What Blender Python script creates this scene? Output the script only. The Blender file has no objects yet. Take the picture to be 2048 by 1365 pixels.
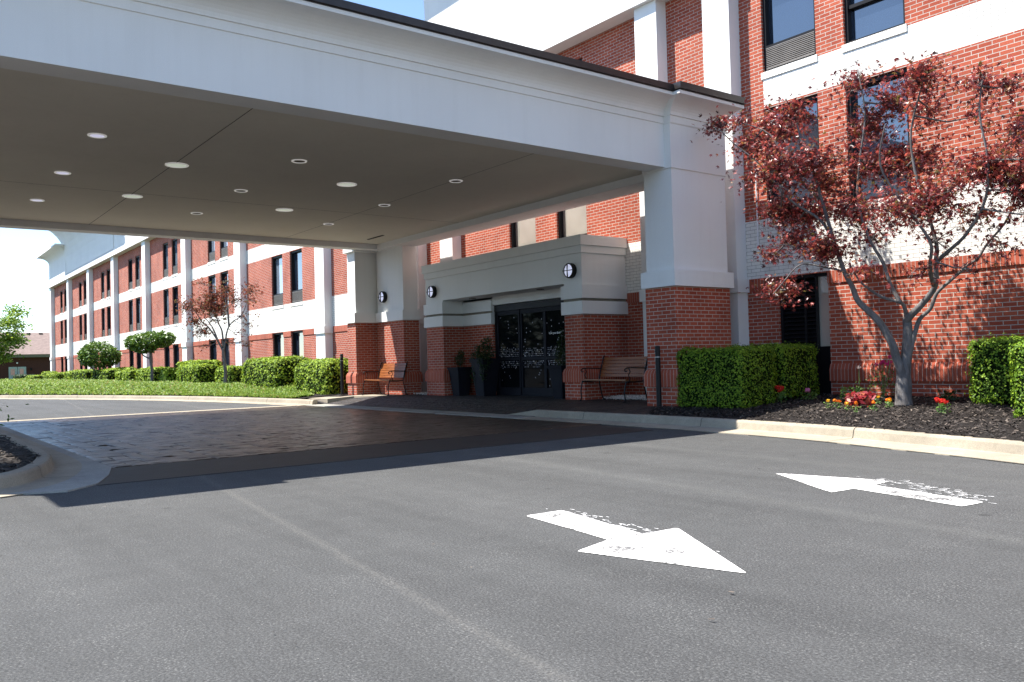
import bpy, math, random
import numpy as np
from mathutils import Vector, Matrix, noise
random.seed(7); RNG = np.random.default_rng(7)
S = bpy.context.scene
COL = S.collection
R = math.radians

# ------------------------------------------------------------------ camera
cam = bpy.data.cameras.new('camera'); co = bpy.data.objects.new('camera', cam); COL.objects.link(co)
YAW, PITCH, ROLL = R(53.047), R(1.3566), R(-1.4913)
fwd = Vector((-math.sin(YAW)*math.cos(PITCH), math.cos(YAW)*math.cos(PITCH), math.sin(PITCH)))
r0 = Vector((math.cos(YAW), math.sin(YAW), 0)); u0 = r0.cross(fwd)
rt = math.cos(ROLL)*r0+math.sin(ROLL)*u0; up = -math.sin(ROLL)*r0+math.cos(ROLL)*u0
m = Matrix((rt, up, -fwd)).transposed().to_4x4(); m.translation = (0, 0, 1.08)
co.matrix_world = m
cam.sensor_width = 36; cam.lens = 36*1700.78/2048; cam.clip_end = 3000; cam.clip_start = .05
S.camera = co
# ------------------------------------------------------------------ sky, sun, exposure
SX, SY = .335, .45            # how far light moves in x and y per metre it falls
sl = math.hypot(SX, SY); elev = math.atan(1/sl)
w = bpy.data.worlds.new('World'); S.world = w; w.use_nodes = True
nt = w.node_tree; bg = nt.nodes['Background']
sky = nt.nodes.new('ShaderNodeTexSky'); sky.sky_type = 'NISHITA'; sky.sun_disc = False
sky.sun_elevation = elev; sky.sun_rotation = math.atan2(-SX, -SY); sky.air_density = .85; sky.dust_density = .1; sky.ozone_density = 2.0
nt.links.new(sky.outputs[0], bg.inputs[0]); bg.inputs[1].default_value = .12
sun = bpy.data.lights.new('sun', 'SUN'); sun.energy = 5.0; sun.angle = R(.5); sun.color = (1, .95, .88)
so = bpy.data.objects.new('sun', sun); COL.objects.link(so); so.location = (-20, -30, 60)
so.rotation_euler = Vector((SX, SY, -1)).to_track_quat('-Z', 'Y').to_euler()
S.view_settings.view_transform = 'Standard'; S.view_settings.look = 'None'; S.view_settings.gamma = 1
S.view_settings.exposure = 1.42
S.cycles.max_bounces = 6; S.cycles.transparent_max_bounces = 6
S.cycles.use_denoising = True
try: S.cycles.denoising_prefilter = 'NONE'
except Exception: pass

# ------------------------------------------------------------------ materials
class NT:
    def __init__(s, name):
        s.m = bpy.data.materials.new(name); s.m.use_nodes = True; s.t = s.m.node_tree
        s.b = s.t.nodes['Principled BSDF']; s.o = s.t.nodes['Material Output']
    def n(s, typ, **kw):
        x = s.t.nodes.new(typ)
        for k, v in kw.items():
            if k.startswith('i_'): x.inputs[k[2:].replace('_', ' ')].default_value = v
            else: setattr(x, k, v)
        return x
    def l(s, a, b): s.t.links.new(a, b)
    def ramp(s, src, stops):
        r = s.n('ShaderNodeValToRGB'); e = r.color_ramp.elements
        while len(e) < len(stops): e.new(.5)
        for i, (p, c) in enumerate(stops):
            e[i].position = p; e[i].color = (*c, 1) if len(c) == 3 else c
        s.l(src, r.inputs[0]); return r.outputs[0]
    def mix(s, a, b, f, typ='MIX'):
        x = s.n('ShaderNodeMix', data_type='RGBA', blend_type=typ)
        for i, v in ((0, f), (6, a), (7, b)):
            if isinstance(v, (float, int)): x.inputs[i].default_value = v
            elif isinstance(v, tuple): x.inputs[i].default_value = (*v, 1)
            else: s.l(v, x.inputs[i])
        return x.outputs[2]
    def noise(s, co, sc, det=3, rough=.5):
        x = s.n('ShaderNodeTexNoise'); x.inputs['Scale'].default_value = sc; x.inputs['Detail'].default_value = det; x.inputs['Roughness'].default_value = rough
        if co: s.l(co, x.inputs['Vector'])
        return x.outputs[0]
    def obj(s): return s.n('ShaderNodeTexCoord').outputs['Object']
    def pos(s): return s.n('ShaderNodeNewGeometry').outputs['Position']
    def bump(s, h, st=.3, d=.01):
        x = s.n('ShaderNodeBump'); x.inputs['Strength'].default_value = st; x.inputs['Distance'].default_value = d
        s.l(h, x.inputs['Height']); s.l(x.outputs[0], s.b.inputs['Normal'])
    def col(s, c):
        if isinstance(c, tuple): s.b.inputs['Base Color'].default_value = (*c, 1)
        else: s.l(c, s.b.inputs['Base Color'])
    def set(s, rough=None, spec=None, metal=None):
        if rough is not None: s.b.inputs['Roughness'].default_value = rough
        if spec is not None: s.b.inputs['Specular IOR Level'].default_value = spec
        if metal is not None: s.b.inputs['Metallic'].default_value = metal

def plain(name, c, rough=.6, spec=.4, metal=0, var=.12, sc=6):
    k = NT(name); n = k.noise(k.pos(), sc, 4)
    lo = tuple(v*(1-var) for v in c); hi = tuple(min(1, v*(1+var)) for v in c)
    k.col(k.ramp(n, [(.3, lo), (.7, hi)])); k.set(rough, spec, metal); return k.m

def brick(name, c1, c2, mortar, soldier=False, msize=.006, bw=.2032, rh=.0677):
    k = NT(name); uv = k.n('ShaderNodeUVMap').outputs[0]
    v = uv
    if soldier:
        mp = k.n('ShaderNodeMapping'); mp.inputs['Rotation'].default_value = (0, 0, R(90)); mp.inputs['Location'].default_value=(0,.0,0)
        k.l(uv, mp.inputs[0]); v = mp.outputs[0]
    b = k.n('ShaderNodeTexBrick'); k.l(v, b.inputs['Vector'])
    b.offset = .5 if not soldier else 0; b.squash = 1
    for a, x in (('Scale', 1), ('Brick Width', bw if not soldier else 5.0), ('Row Height', rh), ('Mortar Size', msize), ('Mortar Smooth', .15), ('Bias', 0)):
        b.inputs[a].default_value = x
    b.inputs['Color1'].default_value = (*c1, 1); b.inputs['Color2'].default_value = (*c2, 1); b.inputs['Mortar'].default_value = (*mortar, 1)
    n = k.noise(k.pos(), 1.3, 3); n2 = k.noise(k.pos(), 60, 3)
    c = k.mix(b.outputs[0], k.ramp(n, [(.3, (.82, .82, .82)), (.7, (1.1, 1.08, 1.05))]), 1.0, 'MULTIPLY')
    c = k.mix(c, k.ramp(n2, [(.3, (.8, .8, .8)), (.7, (1.15, 1.15, 1.15))]), .6, 'MULTIPLY')
    mp2 = k.n('ShaderNodeMapping'); mp2.inputs['Scale'].default_value = (1.6, 1.6, .35); k.l(k.pos(), mp2.inputs[0])
    c = k.mix(c, k.ramp(k.noise(mp2.outputs[0], 1.1, 6, .7), [(.30, (.80, .79, .79)), (.5, (1, 1, 1)), (.72, (1.10, 1.10, 1.10))]), .7, 'MULTIPLY')
    k.col(c); k.set(.85, .2)
    inv = k.n('ShaderNodeMath', operation='SUBTRACT'); inv.inputs[0].default_value = 1; k.l(b.outputs[1], inv.inputs[1])
    k.bump(inv.outputs[0], .6, .006); return k.m

M = {}
M['brick'] = brick('red_brick', (.39, .092, .050), (.30, .060, .033), (.45, .40, .35))
M['soldier'] = brick('red_brick_soldier', (.39, .096, .055), (.32, .070, .040), (.42, .37, .32), soldier=True, msize=.0042)
M['wbrick'] = brick('white_painted_brick', (.80, .79, .74), (.76, .75, .70), (.34, .32, .29), msize=.004)
M['wsold'] = brick('white_painted_soldier', (.80, .79, .74), (.76, .75, .70), (.30, .28, .25), soldier=True, msize=.004)
def stucco(name, c):
    k = NT(name); n = k.noise(k.pos(), 160, 4); n2 = k.noise(k.pos(), .7, 3)
    k.col(k.mix(k.ramp(n2, [(.3, tuple(v*.94 for v in c)), (.7, c)]), k.ramp(n, [(.3, (.93,)*3), (.7, (1.04,)*3)]), .7, 'MULTIPLY'))
    mp = k.n('ShaderNodeMapping'); mp.inputs['Scale'].default_value = (3.5, 3.5, .22); k.l(k.pos(), mp.inputs[0])
    st = k.ramp(k.noise(mp.outputs[0], 1.6, 6, .65), [(.30, (.86, .85, .83)), (.52, (1, 1, 1))])
    bs = k.b.inputs['Base Color'].links[0].from_socket; k.col(k.mix(bs, st, .2, 'MULTIPLY'))
    k.set(.9, .15); k.bump(n, .35, .004); return k.m
M['stucco'] = stucco('beige_stucco', (.765, .77, .75))
M['ceil'] = stucco('ceiling_stucco', (.72, .68, .58))
M['trimgap'] = plain('grey_reveal', (.22, .20, .16), .9, .1)
M['coping'] = plain('dark_metal_coping', (.045, .038, .036), .35, .5, .4)
M['frame'] = plain('dark_bronze_frame', (.008, .008, .010), .5, .2)
M['black'] = plain('black_iron', (.008, .008, .009), .45, .25)
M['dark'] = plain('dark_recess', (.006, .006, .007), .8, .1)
M['grille'] = plain('grey_grille', (.20, .18, .16), .5, .4, .3)
M['white'] = plain('white_enamel', (.75, .75, .75), .4, .4)
def glass(name, base, rough=.03, spec=1.0, tint=None):
    k = NT(name); n = k.noise(k.pos(), .8, 2)
    k.col(k.ramp(n, [(.3, base), (.75, tuple(v*1.5 for v in base))])); k.set(rough, spec)
    k.b.inputs['Coat Weight'].default_value = 1; k.b.inputs['Coat IOR'].default_value = 2.1; k.b.inputs['Coat Roughness'].default_value = .01
    k.bump(k.noise(k.pos(), 1.5, 1), .04, .02); return k.m
M['glass'] = glass('window_glass', (.012, .018, .03))
M['curtain'] = glass('curtained_glass', (.30, .29, .25))
M['skyglass'] = glass('net_curtained_glass', (.15, .18, .22))
M['doorglass'] = glass('door_glass', (.004, .005, .006))
M['doorglass'].node_tree.nodes['Principled BSDF'].inputs['Coat Weight'].default_value = .0
M['doorglass'].node_tree.nodes['Principled BSDF'].inputs['Specular IOR Level'].default_value = .07
# asphalt
k = NT('asphalt'); p = k.pos()
vo = k.n('ShaderNodeTexVoronoi'); vo.inputs['Scale'].default_value = 62; k.l(p, vo.inputs['Vector'])
vo2 = k.n('ShaderNodeTexVoronoi'); vo2.inputs['Scale'].default_value = 13; k.l(p, vo2.inputs['Vector'])
big = k.noise(p, .45, 5, .6); mid = k.noise(p, 5, 5, .65); fine = k.noise(p, 85, 5, .8)
c = k.ramp(big, [(.3, (.056, .057, .0565)), (.55, (.064, .065, .0645)), (.75, (.071, .0715, .0705))])
c = k.mix(c, k.ramp(mid, [(.3, (.9, .9, .9)), (.7, (1.1, 1.1, 1.1))]), .8, 'MULTIPLY')
c = k.mix(c, k.ramp(fine, [(.34, (.45,)*3), (.5, (.95,)*3), (.66, (1.9,)*3)]), 1.0, 'MULTIPLY')
sp = k.ramp(vo.outputs[0], [(.0, (1,)*3), (.20, (.8,)*3), (.27, (0,)*3)])
msk = k.ramp(k.noise(p, 2.2, 4, .7), [(.40, (.10,)*3), (.66, (.70,)*3)])
sp = k.mix(sp, msk, 1.0, 'MULTIPLY')
c = k.mix(c, (.21, .21, .20), sp)
sp2 = k.ramp(vo2.outputs[0], [(.0, (.8,)*3), (.06, (0,)*3)])
c = k.mix(c, (.34, .33, .30), sp2)
# pale worn seams running along the lane, from x (metres) positions
sx = k.n('ShaderNodeSeparateXYZ'); k.l(p, sx.inputs[0])
def seam(y0, slope, wd, strength, col, c):
    a = k.n('ShaderNodeMath', operation='MULTIPLY_ADD'); k.l(sx.outputs[0], a.inputs[0]); a.inputs[1].default_value = -slope; k.l(sx.outputs[1], a.inputs[2])
    b = k.n('ShaderNodeMath', operation='SUBTRACT'); k.l(a.outputs[0], b.inputs[0]); b.inputs[1].default_value = y0
    nn = k.n('ShaderNodeMath', operation='MULTIPLY_ADD'); k.l(k.noise(p, 2.0, 5, .7), nn.inputs[0]); nn.inputs[1].default_value = .06; k.l(b.outputs[0], nn.inputs[2])
    d = k.n('ShaderNodeMath', operation='SUBTRACT'); k.l(nn.outputs[0], d.inputs[0]); d.inputs[1].default_value = .03
    e = k.n('ShaderNodeMath', operation='ABSOLUTE'); k.l(d.outputs[0], e.inputs[0])
    f = k.ramp(e.outputs[0], [(0, (strength,)*3), (wd, (0,)*3)])
    g = k.mix(f, k.ramp(k.noise(p, 55, 4, .7), [(.42, (0,)*3), (.62, (1,)*3)]), 1.0, 'MULTIPLY')
    return k.mix(c, col, g)
dk = k.n('ShaderNodeTexVoronoi'); dk.inputs['Scale'].default_value = 1.3; k.l(p, dk.inputs['Vector'])
c = k.mix(c, k.ramp(dk.outputs[0], [(.0, (.45,)*3), (.035, (.62,)*3), (.075, (1,)*3)]), .8, 'MULTIPLY')
ck = k.n('ShaderNodeTexVoronoi', feature='DISTANCE_TO_EDGE'); ck.inputs['Scale'].default_value = .55
wv_ = k.n('ShaderNodeTexNoise'); wv_.inputs['Scale'].default_value = 1.7; wv_.inputs['Detail'].default_value = 6; k.l(p, wv_.inputs[0]); k.l(k.mix(p, wv_.outputs[1], .25, 'LINEAR_LIGHT'), ck.inputs['Vector'])
cm = k.mix(k.ramp(ck.outputs[0], [(0, (1,)*3), (.0035, (0,)*3)]), k.ramp(k.noise(p, .35, 3), [(.60, (0,)*3), (.70, (.5,)*3)]), 1.0, 'MULTIPLY')
c = k.mix(c, (.018, .018, .018), cm)
tm = k.n('ShaderNodeMapping'); tm.inputs['Rotation'].default_value = (0, 0, R(6)); tm.inputs['Scale'].default_value = (.10, 1.5, 1); k.l(p, tm.inputs[0])
c = k.mix(c, k.ramp(k.noise(tm.outputs[0], 1.0, 4, .6), [(.35, (.86,)*3), (.5, (1,)*3), (.68, (1.10,)*3)]), .9, 'MULTIPLY')
c = seam(1.593, -.119, .055, .30, (.22, .21, .19), c)
c = seam(4.9, -.10, .16, .16, (.22, .22, .20), c)
c = seam(7.2, -.05, .20, .12, (.2, .2, .18), c)
k.col(c); k.set(.82, .25); k.bump(fine, .8, .006); M['asphalt'] = k.m
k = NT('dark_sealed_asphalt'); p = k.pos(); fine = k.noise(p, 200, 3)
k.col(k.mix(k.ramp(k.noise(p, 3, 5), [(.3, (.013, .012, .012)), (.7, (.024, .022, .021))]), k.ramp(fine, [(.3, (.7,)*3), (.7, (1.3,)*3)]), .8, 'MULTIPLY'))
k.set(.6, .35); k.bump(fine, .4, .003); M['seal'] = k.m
# concrete
def concrete(name, c, c2):
    k = NT(name); p = k.pos()
    a = k.ramp(k.noise(p, 1.2, 5), [(.3, c2), (.7, c)])
    a = k.mix(a, k.ramp(k.noise(p, 110, 4, .7), [(.35, (.72,)*3), (.65, (1.15,)*3)]), .8, 'MULTIPLY')
    a = k.mix(a, k.ramp(k.noise(p, 9, 5, .7), [(.35, (.86,)*3), (.65, (1.08,)*3)]), .7, 'MULTIPLY')
    k.col(a); k.set(.9, .2); k.bump(k.noise(p, 110, 4, .7), .4, .004); return k.m
M['kerb'] = concrete('kerb_concrete', (.37, .325, .25), (.28, .245, .19))
M['conc'] = concrete('grey_concrete', (.34, .33, .29), (.27, .26, .24))
# stamped concrete
def stamped(name, c1, c2, rough, sx_, sy_):
    k = NT(name); p = k.pos()
    mp = k.n('ShaderNodeMapping'); mp.inputs['Rotation'].default_value = (0, 0, R(0)); k.l(p, mp.inputs[0])
    warp = k.n('ShaderNodeTexNoise'); warp.inputs['Scale'].default_value = 3.0; k.l(p, warp.inputs[0])
    wv = k.mix(mp.outputs[0], warp.outputs[1], .035, 'LINEAR_LIGHT')
    def br(w_, h_, ms):
        b = k.n('ShaderNodeTexBrick'); b.offset = .37; b.squash = 1.6; b.squash_frequency = 3
        k.l(wv, b.inputs[0])
        for a, x in (('Scale', 1), ('Brick Width', w_), ('Row Height', h_), ('Mortar Size', ms), ('Mortar Smooth', .4)): b.inputs[a].default_value = x
        return b
    b = br(sx_, sy_, .030)
    b.inputs['Color1'].default_value = (*c1, 1); b.inputs['Color2'].default_value = (*c2, 1); b.inputs['Mortar'].default_value = (.008, .007, .007, 1)
    c = k.mix(b.outputs[0], k.ramp(k.noise(p, 1.1, 6, .7), [(.3, (.6, .6, .62)), (.7, (1.5, 1.4, 1.3))]), .9, 'MULTIPLY')
    k.col(c); k.set(rough, .5)
    h = k.noise(p, 7, 6, .6)
    inv = k.n('ShaderNodeMath', operation='MULTIPLY_ADD'); k.l(b.outputs[1], inv.inputs[0]); inv.inputs[1].default_value = -1.0; k.l(h, inv.inputs[2])
    k.bump(inv.outputs[0], 1.0, .10)
    rr = k.n('ShaderNodeMapRange'); k.l(k.noise(p, 2.5, 5), rr.inputs[0]); rr.inputs[3].default_value = rough-.14; rr.inputs[4].default_value = rough+.22
    k.l(rr.outputs[0], k.b.inputs['Roughness']); return k.m
M['stamp'] = stamped('stamped_concrete', (.085, .055, .040), (.026, .019, .016), .36, .62, .40)
M['plaza'] = stamped('stamped_walkway', (.034, .026, .023), (.024, .020, .018), .55, .6, .4)
# paint
k = NT('worn_white_paint'); p = k.pos()
wn = k.noise(p, 48, 6, .8); wb = k.noise(p, 3, 4)
mul = k.n('ShaderNodeMath', operation='MULTIPLY_ADD'); k.l(wb, mul.inputs[0]); mul.inputs[1].default_value = .9; k.l(wn, mul.inputs[2])
k.col(k.ramp(mul.outputs[0], [(.80, (.10, .10, .10)), (.90, (.50, .49, .47)), (.93, (.68, .67, .64)), (1, (.8, .79, .76))])); k.set(.7, .3); M['paint'] = k.m
M['wood'] = None
k = NT('varnished_wood_slat'); p = k.obj()
mp = k.n('ShaderNodeMapping'); mp.inputs['Scale'].default_value = (2, 30, 30); k.l(p, mp.inputs[0])
k.col(k.ramp(k.noise(mp.outputs[0], 2, 5), [(.3, (.16, .048, .012)), (.7, (.28, .095, .025))])); k.set(.4, .4); M['wood'] = k.m
k = NT('mulch'); p = k.pos(); n = k.noise(p, 45, 5, .7)
k.col(k.ramp(n, [(.3, (.006, .005, .005)), (.55, (.022, .018, .016)), (.75, (.06, .05, .043))])); k.set(.85, .2); k.bump(n, 1, .03); M['mulch'] = k.m
def island(name, stops, rough=.6, spec=.3, trans=0):
    k = NT(name); g = k.n('ShaderNodeNewGeometry')
    c = k.ramp(g.outputs['Random Per Island'], stops); k.col(c); k.set(rough, spec)
    if trans:
        tr = k.n('ShaderNodeBsdfTranslucent'); k.l(k.mix(c, (1.6, 1.5, 1.3), 1.0, 'MULTIPLY'), tr.inputs[0])
        mx = k.n('ShaderNodeMixShader'); mx.inputs[0].default_value = trans
        k.l(k.b.outputs[0], mx.inputs[1]); k.l(tr.outputs[0], mx.inputs[2]); k.l(mx.outputs[0], k.o.inputs[0])
    return k.m
M['chips'] = island('mulch_chips', [(0, (.008, .007, .007)), (.45, (.026, .021, .019)), (.8, (.065, .053, .045)), (1, (.16, .13, .105))], .75)
M['maple'] = island('red_maple_leaf', [(0, (.028, .012, .012)), (.3, (.09, .014, .018)), (.6, (.20, .032, .032)), (.84, (.42, .095, .08)), (.93, (.26, .11, .04)), (1, (.11, .10, .03))], .36, .6, .38)
M['smaple'] = island('bronze_maple_leaf', [(0, (.05, .03, .015)), (.4, (.17, .045, .03)), (.75, (.28, .09, .06)), (1, (.10, .11, .03))], .5, .4, .35)
M['hedge'] = island('boxwood_leaf', [(0, (.04, .09, .008)), (.5, (.125, .225, .014)), (1, (.24, .35, .022))], .6, .25, .2)
M['hedge_lit'] = island('sunlit_boxwood_leaf', [(0, (.05, .10, .008)), (.5, (.17, .27, .015)), (1, (.32, .42, .03))], .6, .25, .2)  # same boxwood leaf, with the sunlight on the wing hedges painted into its colour
M['topi'] = island('topiary_leaf', [(0, (.03, .07, .012)), (.6, (.085, .16, .025)), (1, (.17, .26, .05))], .35, .5, .2)
M['juniper'] = island('juniper_sprig', [(0, (.07, .13, .02)), (.5, (.17, .27, .045)), (.9, (.26, .36, .08)), (1, (.27, .20, .09))], .6, .3, .25)
M['ltree'] = island('light_green_leaf', [(0, (.06, .12, .02)), (.5, (.14, .24, .03)), (1, (.24, .34, .05))], .5, .3, .4)
M['dgreen'] = island('dark_green_leaf', [(0, (.012, .03, .008)), (1, (.04, .075, .02))], .5, .4, .2)
M['fleaf'] = island('bedding_leaf', [(0, (.05, .12, .02)), (.6, (.10, .20, .04)), (1, (.22, .32, .12))], .5, .4, .3)
M['rleaf'] = island('coleus_leaf', [(0, (.12, .012, .02)), (.6, (.30, .03, .04)), (1, (.40, .12, .06))], .5, .4, .3)
for nm, c in (('pet_red', (.62, .03, .02)), ('pet_orange', (.85, .25, .02)), ('pet_yellow', (.85, .50, .03)), ('pet_pink', (.75, .25, .45)), ('pet_mag', (.72, .05, .22)), ('pet_white', (.7, .6, .55))):
    M[nm] = island(nm, [(0, tuple(v*.75 for v in c)), (1, c)], .6, .2, .25)
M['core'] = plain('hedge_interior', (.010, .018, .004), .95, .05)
k = NT('smooth_grey_bark'); p = k.pos(); mp = k.n('ShaderNodeMapping'); mp.inputs['Scale'].default_value = (1, 1, .35); k.l(p, mp.inputs[0])
n = k.noise(mp.outputs[0], 14, 6, .7)
k.col(k.ramp(n, [(.3, (.08, .072, .068)), (.6, (.16, .15, .146)), (.8, (.25, .24, .235))])); k.set(.85, .2); k.bump(n, .7, .012); M['bark'] = k.m
M['planter'] = plain('dark_slate_planter', (.012, .013, .019), .6, .12)
M['pebble'] = island('white_pebble', [(0, (.35, .34, .32)), (1, (.75, .74, .72))], .7, .3)
M['soil'] = plain('planter_soil', (.02, .015, .01), .95, .1, sc=40)
M['grass'] = plain('lawn', (.10, .15, .03), .9, .1, var=.3, sc=3)
M['farbrick'] = plain('brown_brick', (.07, .032, .026), .9, .1, var=.2, sc=12)
M['shingle'] = plain('grey_brown_shingle', (.22, .17, .15), .9, .1, var=.15, sc=3)
M['fdoor'] = plain('pale_green_door', (.32, .40, .38), .5, .3)
M['fascia'] = plain('olive_fascia', (.14, .14, .10), .6, .3)
k = NT('lamp_diffuser'); k.col((.7, .72, .85)); k.set(.3, .5); k.b.inputs['Emission Color'].default_value = (.72, .76, 1, 1); k.b.inputs['Emission Strength'].default_value = .22; M['diff'] = k.m
k = NT('ceiling_lens'); k.col((.75, .78, .72)); k.set(.4, .4); k.b.inputs['Emission Color'].default_value = (.85, .95, .8, 1); k.b.inputs['Emission Strength'].default_value = .14; M['discs'] = k.m
k = NT('lit_lens'); k.col((.7, .7, .8)); k.b.inputs['Emission Color'].default_value = (.75, .75, 1, 1); k.b.inputs['Emission Strength'].default_value = .22; M['litlens'] = k.m
k = NT('bright_trim_ring'); k.col((.85, .85, .85)); k.set(.3, .5); k.b.inputs['Emission Color'].default_value = (1, .97, .95, 1); k.b.inputs['Emission Strength'].default_value = .08; M['ring'] = k.m  # faint emission added so the ring stays bright on the shaded ceiling
M['aluminium'] = plain('aluminium_trim', (.55, .55, .55), .3, .6, .6)
k = NT('door_frost_dot'); k.col((.30, .30, .35)); k.set(.5, .3); M['dot'] = k.m
M['lettering'] = plain('white_lettering', (.85, .85, .85), .5, .3)
k = NT('curtain_cloth'); k.col((.5, .48, .42)); M['cloth'] = k.m

# ------------------------------------------------------------------ mesh building
class MB:
    def __init__(s): s.v = []; s.f = []; s.uv = []; s.mi = []
    def face(s, pts, mi=0, uv=None):
        i = len(s.v); s.v += [tuple(map(float, p)) for p in pts]; s.f.append(tuple(range(i, i+len(pts)))); s.mi.append(mi)
        if uv is None:
            a, b, c = Vector(pts[0]), Vector(pts[1]), Vector(pts[-1]); n = (b-a).cross(c-a); ax = max(range(3), key=lambda q: abs(n[q]))
            uv = [((p[1], p[2]), (p[0], p[2]), (p[0], p[1]))[ax] for p in pts]
        s.uv += uv
    def box(s, x0, x1, y0, y1, z0, z1, mi=0, skip=''):
        if x0 > x1: x0, x1 = x1, x0
        if y0 > y1: y0, y1 = y1, y0
        if '-x' not in skip: s.face([(x0, y1, z0), (x0, y0, z0), (x0, y0, z1), (x0, y1, z1)], mi)
        if '+x' not in skip: s.face([(x1, y0, z0), (x1, y1, z0), (x1, y1, z1), (x1, y0, z1)], mi)
        if '-y' not in skip: s.face([(x0, y0, z0), (x1, y0, z0), (x1, y0, z1), (x0, y0, z1)], mi)
        if '+y' not in skip: s.face([(x1, y1, z0), (x0, y1, z0), (x0, y1, z1), (x1, y1, z1)], mi)
        if '-z' not in skip: s.face([(x0, y1, z0), (x1, y1, z0), (x1, y0, z0), (x0, y0, z0)], mi)
        if '+z' not in skip: s.face([(x0, y0, z1), (x1, y0, z1), (x1, y1, z1), (x0, y1, z1)], mi)
        return s
    def ring(s, x0, x1, y0, y1, prof, mi=0, cap=True, sa=1, sb=1):
        """profile (offset, z) swept round a rectangle with mitred corners"""
        for (o0, z0), (o1, z1) in zip(prof[:-1], prof[1:]):
            a = [(x0-o0, y0-o0*sa, z0), (x1+o0, y0-o0*sa, z0), (x1+o0, y1+o0*sb, z0), (x0-o0, y1+o0*sb, z0)]
            b = [(x0-o1, y0-o1*sa, z1), (x1+o1, y0-o1*sa, z1), (x1+o1, y1+o1*sb, z1), (x0-o1, y1+o1*sb, z1)]
            for i in range(4):
                j = (i+1) % 4; s.face([a[i], a[j], b[j], b[i]], mi)
        if cap:
            o, z = prof[-1]; s.face([(x0-o, y0-o*sa, z), (x1+o, y0-o*sa, z), (x1+o, y1+o*sb, z), (x0-o, y1+o*sb, z)], mi)
            o, z = prof[0]; s.face([(x0-o, y1+o*sb, z), (x1+o, y1+o*sb, z), (x1+o, y0-o*sa, z), (x0-o, y0-o*sa, z)], mi)
        return s
    def tube(s, pts, rad, n=8, mi=0, cap=True):
        pts = [Vector(p) for p in pts]; rings = []
        if not hasattr(rad, '__len__'): rad = [rad]*len(pts)
        prev = None
        for i, p in enumerate(pts):
            t = (pts[min(i+1, len(pts)-1)]-pts[max(i-1, 0)]).normalized()
            if prev is None: a = t.orthogonal().normalized()
            else: a = (prev-t*prev.dot(t)); a = a.normalized() if a.length > 1e-6 else t.orthogonal().normalized()
            prev = a; b = t.cross(a)
            rings.append([p+(a*math.cos(q)+b*math.sin(q))*rad[i] for q in [2*math.pi*j/n for j in range(n)]])
        base = len(s.v)
        for r_ in rings: s.v += [tuple(q) for q in r_]
        for i in range(len(rings)-1):
            for j in range(n):
                k_ = (j+1) % n
                s.f.append((base+i*n+j, base+i*n+k_, base+(i+1)*n+k_, base+(i+1)*n+j)); s.mi.append(mi); s.uv += [(0, 0)]*4
        if cap:
            s.f.append(tuple(base+j for j in range(n))[::-1]); s.mi.append(mi); s.uv += [(0, 0)]*n
            s.f.append(tuple(base+(len(rings)-1)*n+j for j in range(n))); s.mi.append(mi); s.uv += [(0, 0)]*n
        return s
    def lathe(s, c, prof, n=24, mi=0, axis='z'):
        base = len(s.v)
        for r_, h in prof:
            for j in range(n):
                a = 2*math.pi*j/n; x, y = r_*math.cos(a), r_*math.sin(a)
                q = (x, y, h) if axis == 'z' else ((x, h, y) if axis == 'y' else (h, x, y))
                s.v.append((c[0]+q[0], c[1]+q[1], c[2]+q[2]))
        for i in range(len(prof)-1):
            for j in range(n):
                k_ = (j+1) % n; s.f.append((base+i*n+j, base+i*n+k_, base+(i+1)*n+k_, base+(i+1)*n+j)); s.mi.append(mi); s.uv += [(0, 0)]*4
        for q in (0, len(prof)-1):
            if prof[q][0] > 1e-4: s.f.append(tuple(base+q*n+j for j in range(n))); s.mi.append(mi); s.uv += [(0, 0)]*n
        return s
    def prism(s, poly, z0, z1, mi=0, slope=None):
        zt = slope or (lambda x, y: z1)
        n = len(poly); top = [(x, y, zt(x, y)) for x, y in poly]; bot = [(x, y, z0) for x, y in poly]
        s.face(top, mi); s.face(bot[::-1], mi)
        for i in range(n):
            j = (i+1) % n; s.face([bot[i], bot[j], top[j], top[i]], mi)
        return s
    def build(s, name, mats, parent=None, smooth=False, bevel=0):
        o = mesh_obj(name, s.v, s.f, mats, parent, s.mi, s.uv, smooth)
        if bevel:
            b = o.modifiers.new('bevel', 'BEVEL'); b.width = bevel; b.segments = 2; b.limit_method = 'ANGLE'; b.angle_limit = R(40)
        return o

WP = {}
def mesh_obj(name, v, f, mats, parent=None, mi=None, uv=None, smooth=False, loc=None):
    me = bpy.data.meshes.new(name)
    off = WP.get(parent.name, (0, 0, 0)) if parent else None
    v = np.asarray(v, float)
    if parent is None:
        if loc is None: loc = ((v[:, 0].min()+v[:, 0].max())/2, (v[:, 1].min()+v[:, 1].max())/2, v[:, 2].min())
        off = loc
    v = v-np.array(off)
    me.from_pydata(v.tolist(), [], f)
    for m_ in (mats if isinstance(mats, (list, tuple)) else [mats]): me.materials.append(M[m_] if isinstance(m_, str) else m_)
    if mi is not None: me.polygons.foreach_set('material_index', mi)
    if uv is not None:
        l = me.uv_layers.new(name='UVMap'); l.data.foreach_set('uv', np.asarray(uv, float).ravel())
    if smooth: me.polygons.foreach_set('use_smooth', [True]*len(me.polygons))
    me.update()
    o = bpy.data.objects.new(name, me); COL.objects.link(o)
    if parent: o.parent = parent; WP[o.name] = off
    else: o.location = off; WP[o.name] = tuple(off)
    return o
def tag(o, label=None, cat=None, group=None, kind=None):
    for k_, v_ in (('label', label), ('category', cat), ('group', group), ('kind', kind)):
        if v_: o[k_] = v_
    return o
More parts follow.
